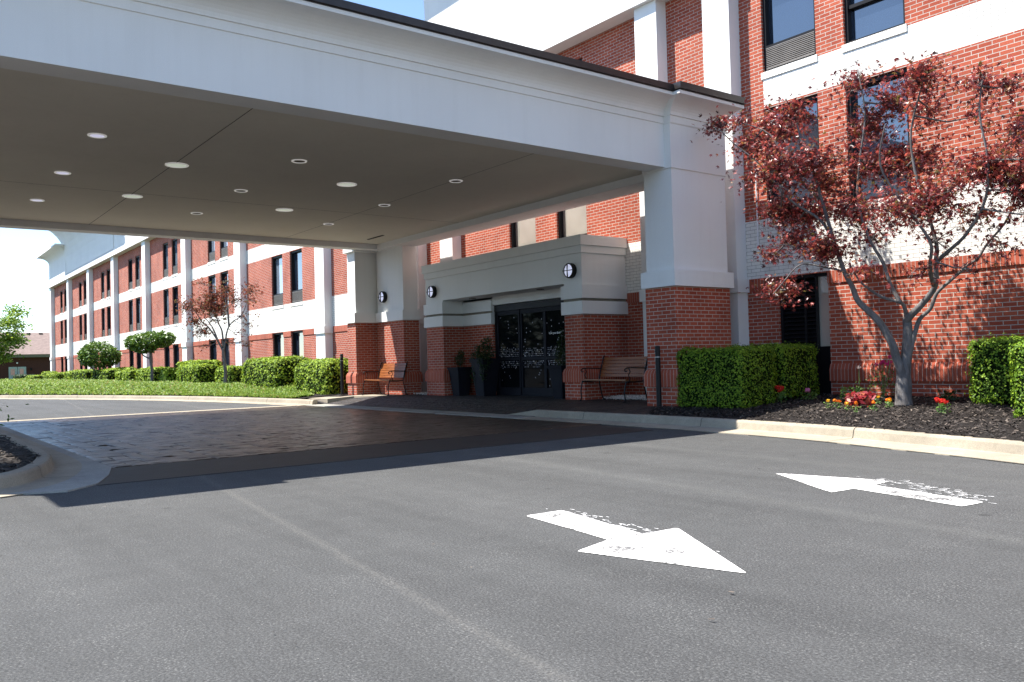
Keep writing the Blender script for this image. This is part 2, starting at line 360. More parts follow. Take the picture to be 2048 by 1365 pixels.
def thing(name, loc, label, cat, group=None, rz=0):
    o = bpy.data.objects.new(name, None); COL.objects.link(o); o.location = loc; o.rotation_euler.z = rz; o.empty_display_size = .1
    WP[o.name] = tuple(loc); return tag(o, label, cat, group)
def local(o): WP[o.name] = (0, 0, 0); return o     # children of o are built in its own space
def copy_tree(o, parent=None):
    c = o.copy(); COL.objects.link(c); c.parent = parent
    for ch in o.children: copy_tree(ch, c)
    return c
def curve_prof(a, b, n, bulge):
    """cove between two profile points, concave outward"""
    out = []
    for i in range(n+1):
        t = i/n*math.pi/2
        out.append((a[0]+(b[0]-a[0])*(1-math.cos(t)), a[1]+(b[1]-a[1])*math.sin(t)))
    return out

# ------------------------------------------------------------------ ground and paving
YF = 13.4
g = MB()
def grid(x0, x1, y0, y1, z=0): g.face([(x0, y0, z), (x1, y0, z), (x1, y1, z), (x0, y1, z)])
grid(-700, 700, -700, 700)
tag(g.build('road', 'asphalt'), kind='structure', label='grey asphalt driveway with pale worn seams', cat='road')
def vnoise(X, Y, sc, seed):
    r = np.random.default_rng(seed).random((256, 256)); x = X*sc+1000; y = Y*sc+1000; i = np.floor(x).astype(int); j = np.floor(y).astype(int); u = x-i; v = y-j
    u = u*u*(3-2*u); v = v*v*(3-2*v); g_ = lambda a, b: r[a % 256, b % 256]
    return (g_(i, j)*(1-u)+g_(i+1, j)*u)*(1-v)+(g_(i, j+1)*(1-u)+g_(i+1, j+1)*u)*v-.5
def stamped_sheet(name, mat, x0, x1, y0, y1, st, z0, amp):
    """pressed-stone relief: irregular slabs that each sit a few millimetres askew, with sunken joints"""
    nx, ny = int((x1-x0)/st)+1, int((y1-y0)/st)+1; gx = np.linspace(x0, x1, nx); gy = np.linspace(y0, y1, ny); X, Y = np.meshgrid(gx, gy, indexing='ij')
    XW = X+.05*vnoise(X, Y, 2.2, 1)+.02*vnoise(X, Y, 9, 2); YW = Y+.05*vnoise(X, Y, 2.0, 3)+.02*vnoise(X, Y, 9, 4)
    rg = np.random.default_rng(11); H = np.zeros_like(X); J = np.full_like(X, 1.)
    y = y0-.5
    while y < y1+.5:
        h = rg.uniform(.15, .30); x = x0-rg.uniform(0, .6)-.5; row = (YW >= y) & (YW < y+h)
        while x < x1+.5:
            l = rg.uniform(.18, .50); m_ = row & (XW >= x) & (XW < x+l)
            if m_.any():
                tx, ty, b_ = rg.normal(0, .013), rg.normal(0, .013), rg.normal(0, .0015)
                dx, dy = XW[m_]-x, YW[m_]-y
                H[m_] = tx*(dx-l/2)+ty*(dy-h/2)+b_; J[m_] = np.minimum(np.minimum(dx, l-dx), np.minimum(dy, h-dy))
            x += l
        y += h
    H = H+.004*vnoise(X, Y, 6, 5)+.0035*vnoise(X, Y, 14, 6)+.002*vnoise(X, Y, 26, 7)-.010*np.clip(1-J/.022, 0, 1)
    Z = z0+amp*H; e = (np.minimum(np.minimum(X-x0, x1-X), np.minimum(Y-y0, y1-Y)) < 1e-6); Z[e] = -.02
    V_ = np.stack([X, Y, Z], -1).reshape(-1, 3); i = np.arange((nx-1)*(ny-1)); a_ = (i//(ny-1))*ny+i % (ny-1)
    F_ = np.stack([a_, a_+ny, a_+ny+1, a_+1], 1).tolist()
    return mesh_obj(name, V_, F_, mat, smooth=True)
k = NT('stamped_sealed_concrete'); p = k.pos()
c = k.ramp(k.noise(p, 1.1, 6, .7), [(.3, (.018, .012, .010)), (.6, (.036, .024, .018)), (.75, (.055, .038, .028))])
c = k.mix(c, k.ramp(k.noise(p, 30, 4, .7), [(.3, (.7,)*3), (.7, (1.3,)*3)]), .8, 'MULTIPLY')
k.col(c); k.set(.3, .28); rr_ = k.n('ShaderNodeMapRange'); k.l(k.noise(p, 2.5, 5), rr_.inputs[0]); rr_.inputs[3].default_value = .24; rr_.inputs[4].default_value = .50; k.l(rr_.outputs[0], k.b.inputs['Roughness'])
k.bump(k.noise(p, 40, 4, .7), .25, .01); M['stamp'] = k.m
tag(stamped_sheet('stamped_paving', 'stamp', -22.3, -10.3, 2.05, 9.6, .034, .008, 1.0), kind='structure', label='glossy dark stamped concrete paving under the canopy', cat='paving')
s_ = MB(); s_.prism([(-23.42, 10.15), (-22.25, 10.2), (-21.9, 10.85), (-20.9, 11.15), (-20.9, 11.85), (-23.42, 11.85)], -.05, .221, slope=lambda x, y: .155+.066*min(max((y-10.2)/.75, 0), 1))
tag(s_.build('concrete_landing', 'kerb'), kind='structure')
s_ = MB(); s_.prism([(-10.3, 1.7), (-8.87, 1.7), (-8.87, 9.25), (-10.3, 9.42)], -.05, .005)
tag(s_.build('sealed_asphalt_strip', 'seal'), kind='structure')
s_ = MB(); s_.prism([(-22.75, -14), (-22.3, -14), (-22.3, 9.8), (-22.75, 9.8)], -.05, .010)
tag(s_.build('concrete_strip', 'kerb'), kind='structure')

def offset_line(pts, d):
    out = []
    for i, p in enumerate(pts):
        a = Vector(pts[max(i-1, 0)]); b = Vector(pts[min(i+1, len(pts)-1)]); t = (b-a).normalized()
        out.append((p[0]-t.y*d, p[1]+t.x*d))
    return out
def smooth_line(pts, n=6):
    out = []
    P = [Vector(pts[0])]+[Vector(p) for p in pts]+[Vector(pts[-1])]
    for i in range(1, len(P)-2):
        for j in range(n):
            t = j/n; a, b, c, d = P[i-1:i+3]
            q = .5*((2*b)+(-a+c)*t+(2*a-5*b+4*c-d)*t*t+(-a+3*b-3*c+d)*t**3); out.append(tuple(q))
    out.append(tuple(P[-1])); return out
def kerb(name, line, side, h=.15, hs=None, gut=.42, wd=.16, joints=2.7):
    """kerb: line = foot of the kerb face; side = +1 puts the kerb on the left of the line. gutter apron on the other side"""
    line = smooth_line(line); b = MB()
    prof = [(-gut, -.03), (-gut, .012), (-.02, .022), (0, .03), (.02, h-.03), (.035, h-.008), (.06, h), (wd, h), (wd, -.05)]
    L = [offset_line(line, side*o) for o, z in prof]
    acc = 0; cuts = []
    for i in range(len(line)-1):
        seg = (Vector(line[i+1])-Vector(line[i])).length; acc += seg
        k0 = (hs[min(i, len(hs)-1)] if hs else 1); 
        for j in range(len(prof)-1):
            z0, z1 = prof[j][1], prof[j+1][1]
            q = [(*L[j][i], z0), (*L[j][i+1], z0), (*L[j+1][i+1], z1), (*L[j+1][i], z1)]
            b.face(q if side < 0 else q[::-1])
    for e in (0, -1): b.face([(*L[j][e], prof[j][1]) for j in range(len(prof))])
    rr = random.Random(3); cr = []
    A_ = offset_line(line, side*-(gut+.0)); 
    for i in range(len(line)-1):
        P0, P1 = Vector(A_[i]), Vector(A_[i+1]); m_ = max(1, int((P1-P0).length/.25))
        nrm_ = (P1-P0).normalized(); nrm_ = Vector((nrm_.y, -nrm_.x))*side
        for q in range(m_):
            if rr.random() < .3: continue
            a_, b2 = P0.lerp(P1, q/m_), P0.lerp(P1, (q+1)/m_); w0, w1 = rr.uniform(.004, .016), rr.uniform(.004, .016)
            i0 = len(b.v); b.v += [(*a_, .006), (*b2, .006), (*(b2+nrm_*w1), .006), (*(a_+nrm_*w0), .006)]; b.f.append((i0, i0+1, i0+2, i0+3)); b.mi.append(1); b.uv += [(0, 0)]*4
    # contraction joints: narrow dark grooves laid proud of the surface
    jn = MB(); acc = 0; nxt = joints*.5
    for i in range(len(line)-1):
        a, c = Vector(line[i]), Vector(line[i+1]); seg = (c-a).length
        while acc+seg > nxt:
            t = (nxt-acc)/seg
            P = [Vector(L[j][i]).lerp(Vector(L[j][i+1]), t) for j in range(len(prof))]
            dr = (c-a).normalized()*.004
            for j in range(1, len(prof)-2):
                z0, z1 = prof[j][1]+.003, prof[j+1][1]+.003
                o_ = (Vector(L[0][i])-Vector(L[3][i])).normalized()*.003
                q = [(P[j].x-dr.x+o_.x, P[j].y-dr.y+o_.y, z0), (P[j].x+dr.x+o_.x, P[j].y+dr.y+o_.y, z0), (P[j+1].x+dr.x+o_.x, P[j+1].y+dr.y+o_.y, z1), (P[j+1].x-dr.x+o_.x, P[j+1].y-dr.y+o_.y, z1)]
                jn.face(q)
            nxt += joints
        acc += seg
    if jn.v:
        n0 = len(b.v)
        for f_, in zip(jn.f): b.f.append(tuple(n0+q for q in f_)); b.mi.append(1)
        b.v += jn.v; b.uv += jn.uv
    return tag(b.build(name, ['kerb', 'dark'], smooth=False), kind='structure')
KR = [(-12.6, 9.98), (-10.0, 9.98), (-8.3, 9.92), (-6.2, 9.68), (-4.9, 9.35), (-3.7, 9.02), (-1.5, 8.2), (1.5, 6.6), (5, 4.2)]
kerb('kerb', KR, 1)
KL = [(-44.5, 4.2), (-41, 5.6), (-37, 7.0), (-32.8, 8.2), (-29, 9.0), (-25.1, 9.5), (-22.2, 9.72)]
kerb('kerb', [(-75, -22), (-62, -9), (-52, .2)]+KL, 1)
# tapered kerb end and flush strip between the two raised kerbs
b = MB(); b.face([(-13.5, 9.98, .03), (-12.6, 9.98, .03), (-12.6, 10.02, .15), ]); b.face([(-13.5, 9.98, .035), (-12.6, 10.02, .15), (-12.6, 10.14, .15), (-13.5, 10.3, .05)])
tag(b.build('kerb_taper', 'kerb'), kind='structure')
b = MB(); b.prism([(-22.2, 9.5), (-13.9, 9.5), (-12.6, 9.56), (-12.6, 9.98), (-13.5, 10.25), (-22.2, 10.25)], -.05, .02)
tag(b.build('flush_kerb', 'conc'), kind='structure')
# entrance walkway: rises from the flush strip to the doors
def walk(x, y):
    lo = .025 if x < -13.3 else (.15 if x > -12.6 else .025+.125*(x+13.3)/.7)
    t = min(max((y-10.15)/1.0, 0), 1); return lo+(.215-lo)*t
b = MB()
xs = [-23.4, -22.2, -20, -18, -16, -14, -13.3, -12.6, -11.5, -10.6, -9.9]; ys = [10.1, 10.2, 10.6, 11.15, 11.6, 12.5, 13.5]
for i in range(len(xs)-1):
    for j in range(len(ys)-1):
        q = [(xs[i], ys[j]), (xs[i+1], ys[j]), (xs[i+1], ys[j+1]), (xs[i], ys[j+1])]
        if xs[i] >= -10.61: q = [(a, bb) for a, bb in q]
        b.face([(a, bb, (.15+(walk(-20, bb)-.025)*.34 if a < -22.3 else walk(a, bb))) for a, bb in q])
tag(b.build('entrance_walkway', 'plaza'), kind='structure')

def mz(x, y):
    yk = (10.05 if x < -7 else 9.95-(x+7)*.30 if x < -3 else 8.75-(x+3)*.5)
    t = min(max((y-yk)/(13.4-yk), 0), 1)**.8
    return .135+.22*t+.012*noise.noise((x*3, y*3, 0))+.008*noise.noise((x*9, y*9, 3))
def sheet(name, mat, inside, x0, x1, y0, y1, st, zf):
    nx, ny = int((x1-x0)/st), int((y1-y0)/st); v = []; idx = {}; f = []
    for i in range(nx+1):
        for j in range(ny+1):
            x, y = x0+i*st, y0+j*st; idx[i, j] = len(v); v.append((x, y, zf(x, y)))
    for i in range(nx):
        for j in range(ny):
            if inside(x0+(i+.5)*st, y0+(j+.5)*st): f.append((idx[i, j], idx[i+1, j], idx[i+1, j+1], idx[i, j+1]))
    return mesh_obj(name, v, f, mat, smooth=True)
kx = np.array([p[0] for p in smooth_line(KR)]); ky = np.array([p[1] for p in smooth_line(KR)])
def bed_in(x, y):
    if y < np.interp(x, kx, ky)+.10: return False
    return x > -10.55+(y-10.1)*.0+max(0, (11.0-y))*.9 if y < 11.05 else x > -10.02
ob = sheet('mulch_bed', 'mulch', bed_in, -11.5, 5, 5.5, 13.4, .08, mz); tag(ob, kind='structure', label='black mulch bed between kerb and brick wall', cat='mulch bed')

def scatter_quads(n, sampler, size, flat=.5, asp=3.0):
    """loose slivers lying on a surface"""
    V = []; F = []
    for _ in range(n):
        c, nz = sampler()
        if c is None: continue
        a = random.random()*6.283; t = Vector((math.cos(a), math.sin(a), random.uniform(-flat, flat))).normalized()
        b_ = t.cross(Vector((random.uniform(-flat, flat), random.uniform(-flat, flat), 1))).normalized()
        l = size*random.uniform(.5, 1.4); w_ = l/asp
        c = Vector(c); i = len(V)
        V += [tuple(c-t*l/2-b_*w_/2), tuple(c+t*l/2-b_*w_/2*.6), tuple(c+t*l/2*.9+b_*w_/2), tuple(c-t*l/2+b_*w_/2)]
        F.append((i, i+1, i+2, i+3))
    return V, F
def smp():
    while True:
        x = -10.3+14*random.random()**1.35; y = random.uniform(8, 13.35)
        if bed_in(x, y): return (x, y, mz(x, y)+random.uniform(.0, .03)), 1
V, F = scatter_quads(26000, smp, .046, .45)
tag(mesh_obj('mulch_chips', V, F, 'chips'), kind='stuff', label='loose black bark chips over the flower bed', cat='mulch')

# left island with its kerb
IK = [(-30, 1.75), (-20, 1.72), (-14, 1.72), (-11.6, 1.70), (-10.6, 1.58), (-9.84, 1.38), (-9.3, 1.12), (-9.03, .75), (-9.0, .2), (-9.1, -1.5), (-9.6, -4)]
kerb('kerb', IK, -1, gut=.40)
b = MB(); b.prism([(-20, 2.14), (-20, 1.9), (-11.5, 1.9), (-10.4, 1.7), (-9.9, 1.45), (-9.4, 1.1), (-8.8, .9), (-8.6, 1.4), (-8.95, 1.72), (-9.6, 1.95), (-10.3, 2.12)][::-1], -.05, .015)
tag(b.build('gutter_apron', 'conc'), kind='structure')
ik = smooth_line(IK); ikin = offset_line(ik, -.14)
def isl_in(x, y):
    c = False; P = [(-30, -6)]+ikin+[(-9.7, -6)]; j = len(P)-1
    for i in range(len(P)):
        if (P[i][1] > y) != (P[j][1] > y) and x < (P[j][0]-P[i][0])*(y-P[i][1])/(P[j][1]-P[i][1])+P[i][0]: c = not c
        j = i
    return c
ob = sheet('mulch_island', 'mulch', isl_in, -24, -8.8, -5.5, 1.8, .08, lambda x, y: .13+.03*noise.noise((x*2, y*2, 9)))
tag(ob, kind='structure')
def smp2():
    while True:
        x, y = random.uniform(-16, -9.1), random.uniform(-2, 1.7)
        if isl_in(x, y): return (x, y, .15+.03*noise.noise((x*2, y*2, 9))), 1
V, F = scatter_quads(4500, smp2, .06, .4); tag(mesh_obj('mulch_chips', V, F, 'chips'), kind='stuff', label='bark chips on the left island bed', cat='mulch')

# arrows
def rounded(poly, r=.03):
    out = []; n = len(poly)
    for i in range(n):
        p, a, c = Vector(poly[i]), Vector(poly[i-1]), Vector(poly[(i+1) % n])
        d1, d2 = (a-p).normalized(), (c-p).normalized()
        out += [tuple(p+d1*r), tuple(p+(d1+d2)*r*.25), tuple(p+d2*r)]
    return out
def arrow(poly, label):
    b = MB(); P = rounded(poly); b.face([(x, y, .004) for x, y in P])
    b.face([(x, y, -.01) for x, y in P][::-1])
    return tag(b.build('road_arrow', 'paint'), label, 'road marking')
arrow([(-4.71, 3.62), (-3.74, 3.49), (-3.64, 3.15), (-2.69, 3.44), (-3.70, 4.05), (-3.71, 3.76), (-4.70, 3.94)], 'larger nearer white painted arrow pointing right and towards the viewer')
arrow([(-4.77, 6.53), (-3.80, 5.90), (-3.79, 6.19), (-2.85, 5.97), (-2.82, 6.24), (-3.77, 6.46), (-3.79, 6.77)], 'smaller farther white painted arrow pointing left beside the pale kerb')
V, F = [], []
for (ax, ay, bx, by) in ((-4.7, 3.95, -3.3, 3.7), (-4.6, 6.5, -2.9, 6.3), (-3.9, 6.8, -2.9, 6.4)):
    for _ in range(110):
        t = random.random(); x = ax+(bx-ax)*t+random.gauss(0, .10); y = ay+(by-ay)*t+random.gauss(0, .06); l = random.uniform(.004, .03); w_ = random.uniform(.003, .007)
        i = len(V); V += [(x-l, y, .0045), (x+l, y-w_*.5, .0045), (x+l, y+w_, .0045), (x-l, y+w_*.8, .0045)]; F.append((i, i+1, i+2, i+3))
tag(mesh_obj('paint_flecks', V, F, 'lettering'), kind='stuff', label='scraped white paint flecks around the road arrows', cat='paint')

V, F = [], []
for _ in range(160):                       # grit and bits of bark blown over the drive
    x, y = random.uniform(-22, -1), random.uniform(.8, 9.2); a = random.random()*6.28; l = random.uniform(.004, .016); w_ = l*random.uniform(.3, .7); i = len(V)
    c_, s__ = math.cos(a), math.sin(a)
    V += [(x-c_*l+s__*w_, y-s__*l-c_*w_, .012), (x+c_*l, y+s__*l, .014), (x+c_*l*.8-s__*w_, y+s__*l*.8+c_*w_, .016), (x-c_*l, y-s__*l, .013)]; F.append((i, i+1, i+2, i+3))
tag(mesh_obj('litter', V, F, 'chips'), kind='stuff', label='scattered bits of bark and grit on the asphalt', cat='litter')

# ------------------------------------------------------------------ the hotel
hotel = thing('hotel_building', (-40, YF, .2), 'long three-storey red brick hotel with white bands and pale pilasters', 'building')
ZB = (.0, 2.52, 3.58, 5.72, 6.33, 8.9)     # levels: brick, white band, brick, white band, brick
WINS = []   # (x0,x1,z0,z1,kind)
PIL = []    # (x0,x1)
cols = [-87.6, -78.9, -70.5, -62.23, -53.87, -45.66, -37.43, -28.67]
for i, c in enumerate(cols): PIL.append((c-.78, c, 8.9))
for c, nx in zip(cols[:-1], cols[1:]):
    s0 = (nx-c)/8.5
    for a, b_ in ((2.88, 4.03), (4.78, 5.95)):
        x0, x1 = c+a*s0, c+b_*s0
        WINS += [(x0, x1, .95, 2.50, 'g'), (x0, x1, 3.62, 5.70, 'a'), (x0, x1, 6.38, 8.35, 'a')]
PIL += [(-22.63, -21.98, 8.6), (-20.76, -20.1, 8.6), (-12.76, -12.13, 8.6), (-10.91, -10.27, 8.9), (-1.2, -.5, 8.9)]
for x0, x1 in ((-17.8, -16.7), (-15.87, -14.78)): WINS += [(x0, x1, 3.9, 5.70, 'c'), (x0, x1, 6.38, 8.2, 'c')]
for i, (x0, x1) in enumerate(((-9.76, -8.63), (-8.09, -7.0))): WINS += [(x0, x1, 3.62, 5.68, 'b'), (x0, x1, 6.37, 8.6, 'a' if i == 0 else 'm')]
WINS += [(-9.59, -8.55, .30, 2.50, 'l')]
WINS += [(-4.6, -3.5, 3.62, 5.68, 'a'), (-4.6, -3.5, 6.37, 8.6, 'a'), (.8, 1.95, .95, 2.5, 'g'), (.8, 1.95, 3.62, 5.68, 'a'), (.8, 1.95, 6.37, 8.6, 'a'), (2.6, 3.75, 3.62, 5.68, 'a'), (2.6, 3.75, .95, 2.5, 'g'), (2.6, 3.75, 6.37, 8.6, 'a'),
         (-26.9, -25.8, 3.62, 5.7, 'a'), (-25.1, -24.0, 3.62, 5.7, 'a')]
X0, X1 = -88.38, 6.0
wl = MB()
xs = sorted(set([X0, X1]+[w_[0] for w_ in WINS]+[w_[1] for w_ in WINS])); zs = sorted(set(list(ZB)+[w_[2] for w_ in WINS]+[w_[3] for w_ in WINS]+[2.28]))
for i in range(len(xs)-1):
    xm = (xs[i]+xs[i+1])/2
    for j in range(len(zs)-1):
        zm = (zs[j]+zs[j+1])/2
        if any(a < xm < b_ and c < zm < d for a, b_, c, d, kk in WINS): continue
        cen = -22.6 < xm < -10.9
        mi = 1 if (2.52 < zm < 3.58 or (5.72 < zm < 6.33 and not cen)) else (2 if 2.28 < zm < 2.52 else 0)
        if 3.58 < zm < 3.63 : mi = 1
        wl.face([(xs[i], YF, zs[j]), (xs[i+1], YF, zs[j]), (xs[i+1], YF, zs[j+1]), (xs[i], YF, zs[j+1])], mi)
for x0, x1, z0, z1, kk in WINS:      # brick reveals
    d = .06
    wl.face([(x0, YF+d, z0), (x0, YF, z0), (x0, YF, z1), (x0, YF+d, z1)]); wl.face([(x1, YF, z0), (x1, YF+d, z0), (x1, YF+d, z1), (x1, YF, z1)])
    wl.face([(x0, YF, z1), (x1, YF, z1), (x1, YF+d, z1), (x0, YF+d, z1)], 0); wl.face([(x0, YF+d, z0), (x1, YF+d, z0), (x1, YF, z0), (x0, YF, z0)], 1)
wl.box(X0, X1, YF+.35, YF+18, 0, 8.9, 0, skip='-y')
wl.face([(X0, YF, 0), (X0, YF+.35, 0), (X0, YF+.35, 8.9), (X0, YF, 8.9)][::-1]); wl.face([(X1, YF, 0), (X1, YF+.35, 0), (X1, YF+.35, 8.9), (X1, YF, 8.9)])
wl.build('wall', ['brick', 'wbrick', 'soldier'], hotel)
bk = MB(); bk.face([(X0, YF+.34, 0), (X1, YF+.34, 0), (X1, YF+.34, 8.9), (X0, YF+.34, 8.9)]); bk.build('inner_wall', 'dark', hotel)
# spans between pilasters, for the brick base, its sloped ledge, and the projecting soldier course
pil = sorted(PIL); spans = []; cur = X0
for a, b_, _z in pil:
    if a-cur > .3: spans.append((cur, a))
    cur = b_
spans.append((cur, X1))
def ledge(mb, x0, x1, yf, z, soldier=1, ends=True, d=.055):
    """sloped rowlock above a soldier course and a slightly proud base; faces -y"""
    P = [(yf-.02, .0), (yf-.02, z-.30), (yf-d, z-.30), (yf-d, z-.10), (yf-d+.02, z-.045), (yf-.02, z-.005), (yf, z)]
    for i, ((a, c), (e, f_)) in enumerate(zip(P[:-1], P[1:])):
        mb.face([(x0, a, c), (x1, a, c), (x1, e, f_), (x0, e, f_)], 0 if i == 0 else soldier, uv=[(x0, c), (x1, c), (x1, f_+(0)), (x0, f_)])
    for x in (x0, x1): mb.face([(x, a, c) for a, c in P]+[(x, yf, 0)], 0)
def ledge_path(mb, path, z, d=.055):
    """same ledge round a path of plan points (faces to the right of travel)"""
    prof = [(.02, 0), (.02, z-.30), (d, z-.30), (d, z-.10), (d-.015, z-.045), (.02, z-.005), (0, z)]
    n = len(path); offs = []
    for o, zz in prof:
        row = []
        for i, p in enumerate(path):
            p = Vector(p); dirs = []
            if i > 0: t = (p-Vector(path[i-1])).normalized(); dirs.append(Vector((t.y, -t.x)))
            if i < n-1: t = (Vector(path[i+1])-p).normalized(); dirs.append(Vector((t.y, -t.x)))
            s_ = dirs[0] if len(dirs) == 1 else (dirs[0]+dirs[1])/(1+dirs[0].dot(dirs[1]))
            q = p+s_*o; row.append((q.x, q.y, zz))
        offs.append(row)
    for i in range(n-1):
        u0_ = 0 if i == 0 else u1_; u1_ = u0_+(Vector(path[i+1])-Vector(path[i])).length
        for k_ in range(len(prof)-1):
            a, b_ = offs[k_], offs[k_+1]
            mb.face([a[i], a[i+1], b_[i+1], b_[i]], 0 if k_ == 0 else 1, uv=[(u0_, a[i][2]), (u1_, a[i][2]), (u1_, b_[i][2]), (u0_, b_[i][2])])
LZ = .89
for a, b_ in spans:
    cuts = [a]+[q for w_ in sorted(WINS) if w_[4] == 'l' and a < w_[0] < b_ for q in w_[:2]]+[b_]
    for i in range(0, len(cuts), 2):
        L = MB(); ledge(L, cuts[i]+.001, cuts[i+1]-.001, YF, LZ); L.build('brick_ledge', ['brick', 'soldier'], hotel)
    seg = [a+.12]+[q for w_ in sorted(WINS) if w_[3] > 2.4 and w_[2] < 2 and a < w_[0] < b_ for q in w_[:2]]+[b_-.12]
    for i in range(0, len(seg), 2): so_ = MB(); so_.box(seg[i], seg[i+1], YF-.022, YF, 2.30, 2.515); so_.build('soldier_course', 'soldier', hotel)
for a, b_, zt in PIL:
    p_ = MB(); p_.box(a, b_, YF-.3, YF, 0, 2.27); p_.ring(a, b_, YF-.3, YF+.05, [(.045, 2.27), (.045, 2.53)]); p_.box(a, b_, YF-.3, YF, 2.531, zt, skip='-z')
    p_.build('pilaster', 'stucco', hotel, bevel=.012)
# windows
def window(x0, x1, z0, z1, kind):
    fr = MB(); t = .055; y0, y1 = YF+.055, YF+.20
    if kind == 'l':
        fr.box(x0+.01, x0+t, y0, y1, z0, z1); fr.box(x1-.30, x1-.27, y0, y1, z0, z1); fr.box(x0, x1, y0, y1, z1-t, z1)
        f_ = fr.build('louvred_window', 'frame', hotel)
        lv = MB(); z = z0+.02
        while z < z1-.1: lv.face([(x0+t, YF+.09, z), (x1-.30, YF+.09, z), (x1-.30, YF+.15, z+.055), (x0+t, YF+.15, z+.055)]); lv.box(x0+t, x1-.3, YF+.08, YF+.10, z-.006, z+.006); z += .075
        lv.box(x0+.5, x0+.54, YF+.07, YF+.12, z0, z1); lv.build('louvre', 'frame', f_)
        pn = MB(); pn.face([(x1-.27, YF+.12, z0+.9), (x1-.01, YF+.12, z0+.9), (x1-.01, YF+.12, z1-t), (x1-.27, YF+.12, z1-t)]); pn.build('pane', 'curtain', f_)
        q = MB(); q.box(x1-.27, x1-.01, YF+.1, YF+.12, z0, z0+.895); q.build('lower_panel', 'dark', f_); return
    fr.box(x0+.002, x0+t, y0, y1, z0, z1); fr.box(x1-t, x1-.002, y0, y1, z0, z1); fr.box(x0+t, x1-t, y0, y1, z1-.07, z1-.002); fr.box(x0+t, x1-t, y0, y1, z0+.002, z0+.05)
    gz = z0+.05
    if kind in 'a': gz = z0+.50; fr.box(x0+t, x1-t, y0, y1, gz-.05, gz)
    if kind == 'c': fr.box(x0+t, x1-t, y0+.02, y1, z0+.05, z0+.15)
    if kind == 'm': fr.box(x0+t, x1-t, y0+.03, y1, z0+.62, z0+.68)
    f_ = fr.build('window', 'frame', hotel)
    pn = MB(); yg = YF+.17
    pn.face([(x0+t, yg, gz), (x1-t, yg, gz), (x1-t, yg, z1-.07), (x0+t, yg, z1-.07)])
    pn.build('pane', 'curtain' if kind == 'c' else ('skyglass' if (kind == 'a' and x0 < -23 and (int(x0*7+z0*3) % 3)) else 'glass'), f_)
    if x0 > -10 and z0 > 6: q = MB(); q.face([(x0+t, yg-.003, z0+1.45), (x1-t, yg-.003, z0+1.45), (x1-t, yg-.003, z1-.07), (x0+t, yg-.003, z1-.07)]); q.build('drawn_blind', 'skyglass', f_)
    if kind == 'g':
        cu = MB(); cu.box(x0+.45, x1-t-.02, yg+.02, yg+.05, z0+.06, z1-.5); cu.build('curtain', 'cloth', f_)
    if kind in 'a':
        gr = MB(); z = z0+.07
        gr.box(x0+t, x1-t, y0+.03, y0+.10, z0+.05, gz-.05, 1, skip='')
        gr.box(x0+t, x1-t, y0-.01, y0+.02, z0+.05, z0+.065); gr.box(x0+t, x1-t, y0-.01, y0+.02, gz-.065, gz-.05)
        while z < gz-.07: gr.box(x0+t, x1-t, y0-.005, y0+.025, z, z+.016); z += .034
        gr.build('air_conditioner_grille', ['grille', 'frame'], f_)
    sl = MB(); zz = z0-.001
    if kind in 'abm' : sl.box(x0-.03, x1+.03, YF-.018, YF, zz-.13, zz); sl.build('sill', 'wsold', f_)
for w_ in WINS: window(*w_)
# eaves fascia on the wing and on the right part; parapets with their coved tops
def fasc(x0, x1, zb, name='cornice'):
    c = MB(); c.box(x0, x1, YF-.42, YF+.02, zb, zb+.30); c.box(x0, x1, YF-.34, YF+.02, zb+.30, zb+.42); c.box(x0, x1, YF-.30, YF+.02, zb+.42, zb+.5)
    return c.build(name, 'stucco', hotel, bevel=.01)
fasc(X0-.15, -22.65, 8.9); fasc(-22.63, -10.3, 8.55); fasc(-10.27, X1, 8.9)
def parapet(x0, x1, z0, z1, z2, fl, name, depth=6):
    c = MB(); prof = [(0, z0), (0, z1)]+curve_prof((0, z1), (fl, z2-.12), 10, 0)[1:]+[(fl+.02, z2-.12), (fl+.02, z2)]
    c.ring(x0, x1, YF-.3, YF+depth, prof); return c.build(name, 'stucco', hotel)
parapet(X0, -79.9, 9.38, 11.0, 11.85, .9, 'parapet', 8)
parapet(-79.7, -62.1, 9.37, 10.3, 13.6, 2.0, 'coved_parapet', 8)
parapet(-61.9, -22.9, 9.39, 10.4, 10.9, .3, 'parapet', 8)
parapet(-21.3, -11.7, 9.04, 11.5, 13.3, .9, 'coved_parapet', 8)
parapet(-10.2, X1, 9.41, 10.4, 10.9, .3, 'parapet', 8)
cd = MB(); cd.tube([(-9.97, YF-.03, 4.6), (-9.97, YF-.03, 2.95)], .013, 6); cd.box(-10.0, -9.94, YF-.06, YF, 2.85, 2.96)
cd.build('conduit', 'white', hotel)

# ------------------------------------------------------------------ the entrance portico
port = thing('entrance_portico', (-16.75, 12.1, .2), 'grey-beige stucco and brick entrance portico with dark glass doors under the canopy', 'portico')
PX0, PX1, PY = -19.95, -13.55, 12.1
OX0, OX1 = -19.1, -14.15; BY = 12.75; DX0, DX1 = -17.75, -14.75
pb = MB()
def wallrun(path, z0, z1, mi=0, mb=None, uvz=True):
    mb = mb or pb; u_ = 0
    for (a, b_) in zip(path[:-1], path[1:]):
        L_ = (Vector(b_)-Vector(a)).length
        mb.face([(*a, z0), (*b_, z0), (*b_, z1), (*a, z1)], mi, uv=[(u_, z0), (u_+L_, z0), (u_+L_, z1), (u_, z1)]); u_ += L_
pathL = [(PX0, YF), (PX0, PY), (OX0, PY), (OX0, BY), (DX0, BY), (DX0, BY+.16)]
pathR = [(DX1, BY+.16), (DX1, BY), (OX1, BY), (OX1, PY), (PX1, PY), (PX1, YF)]
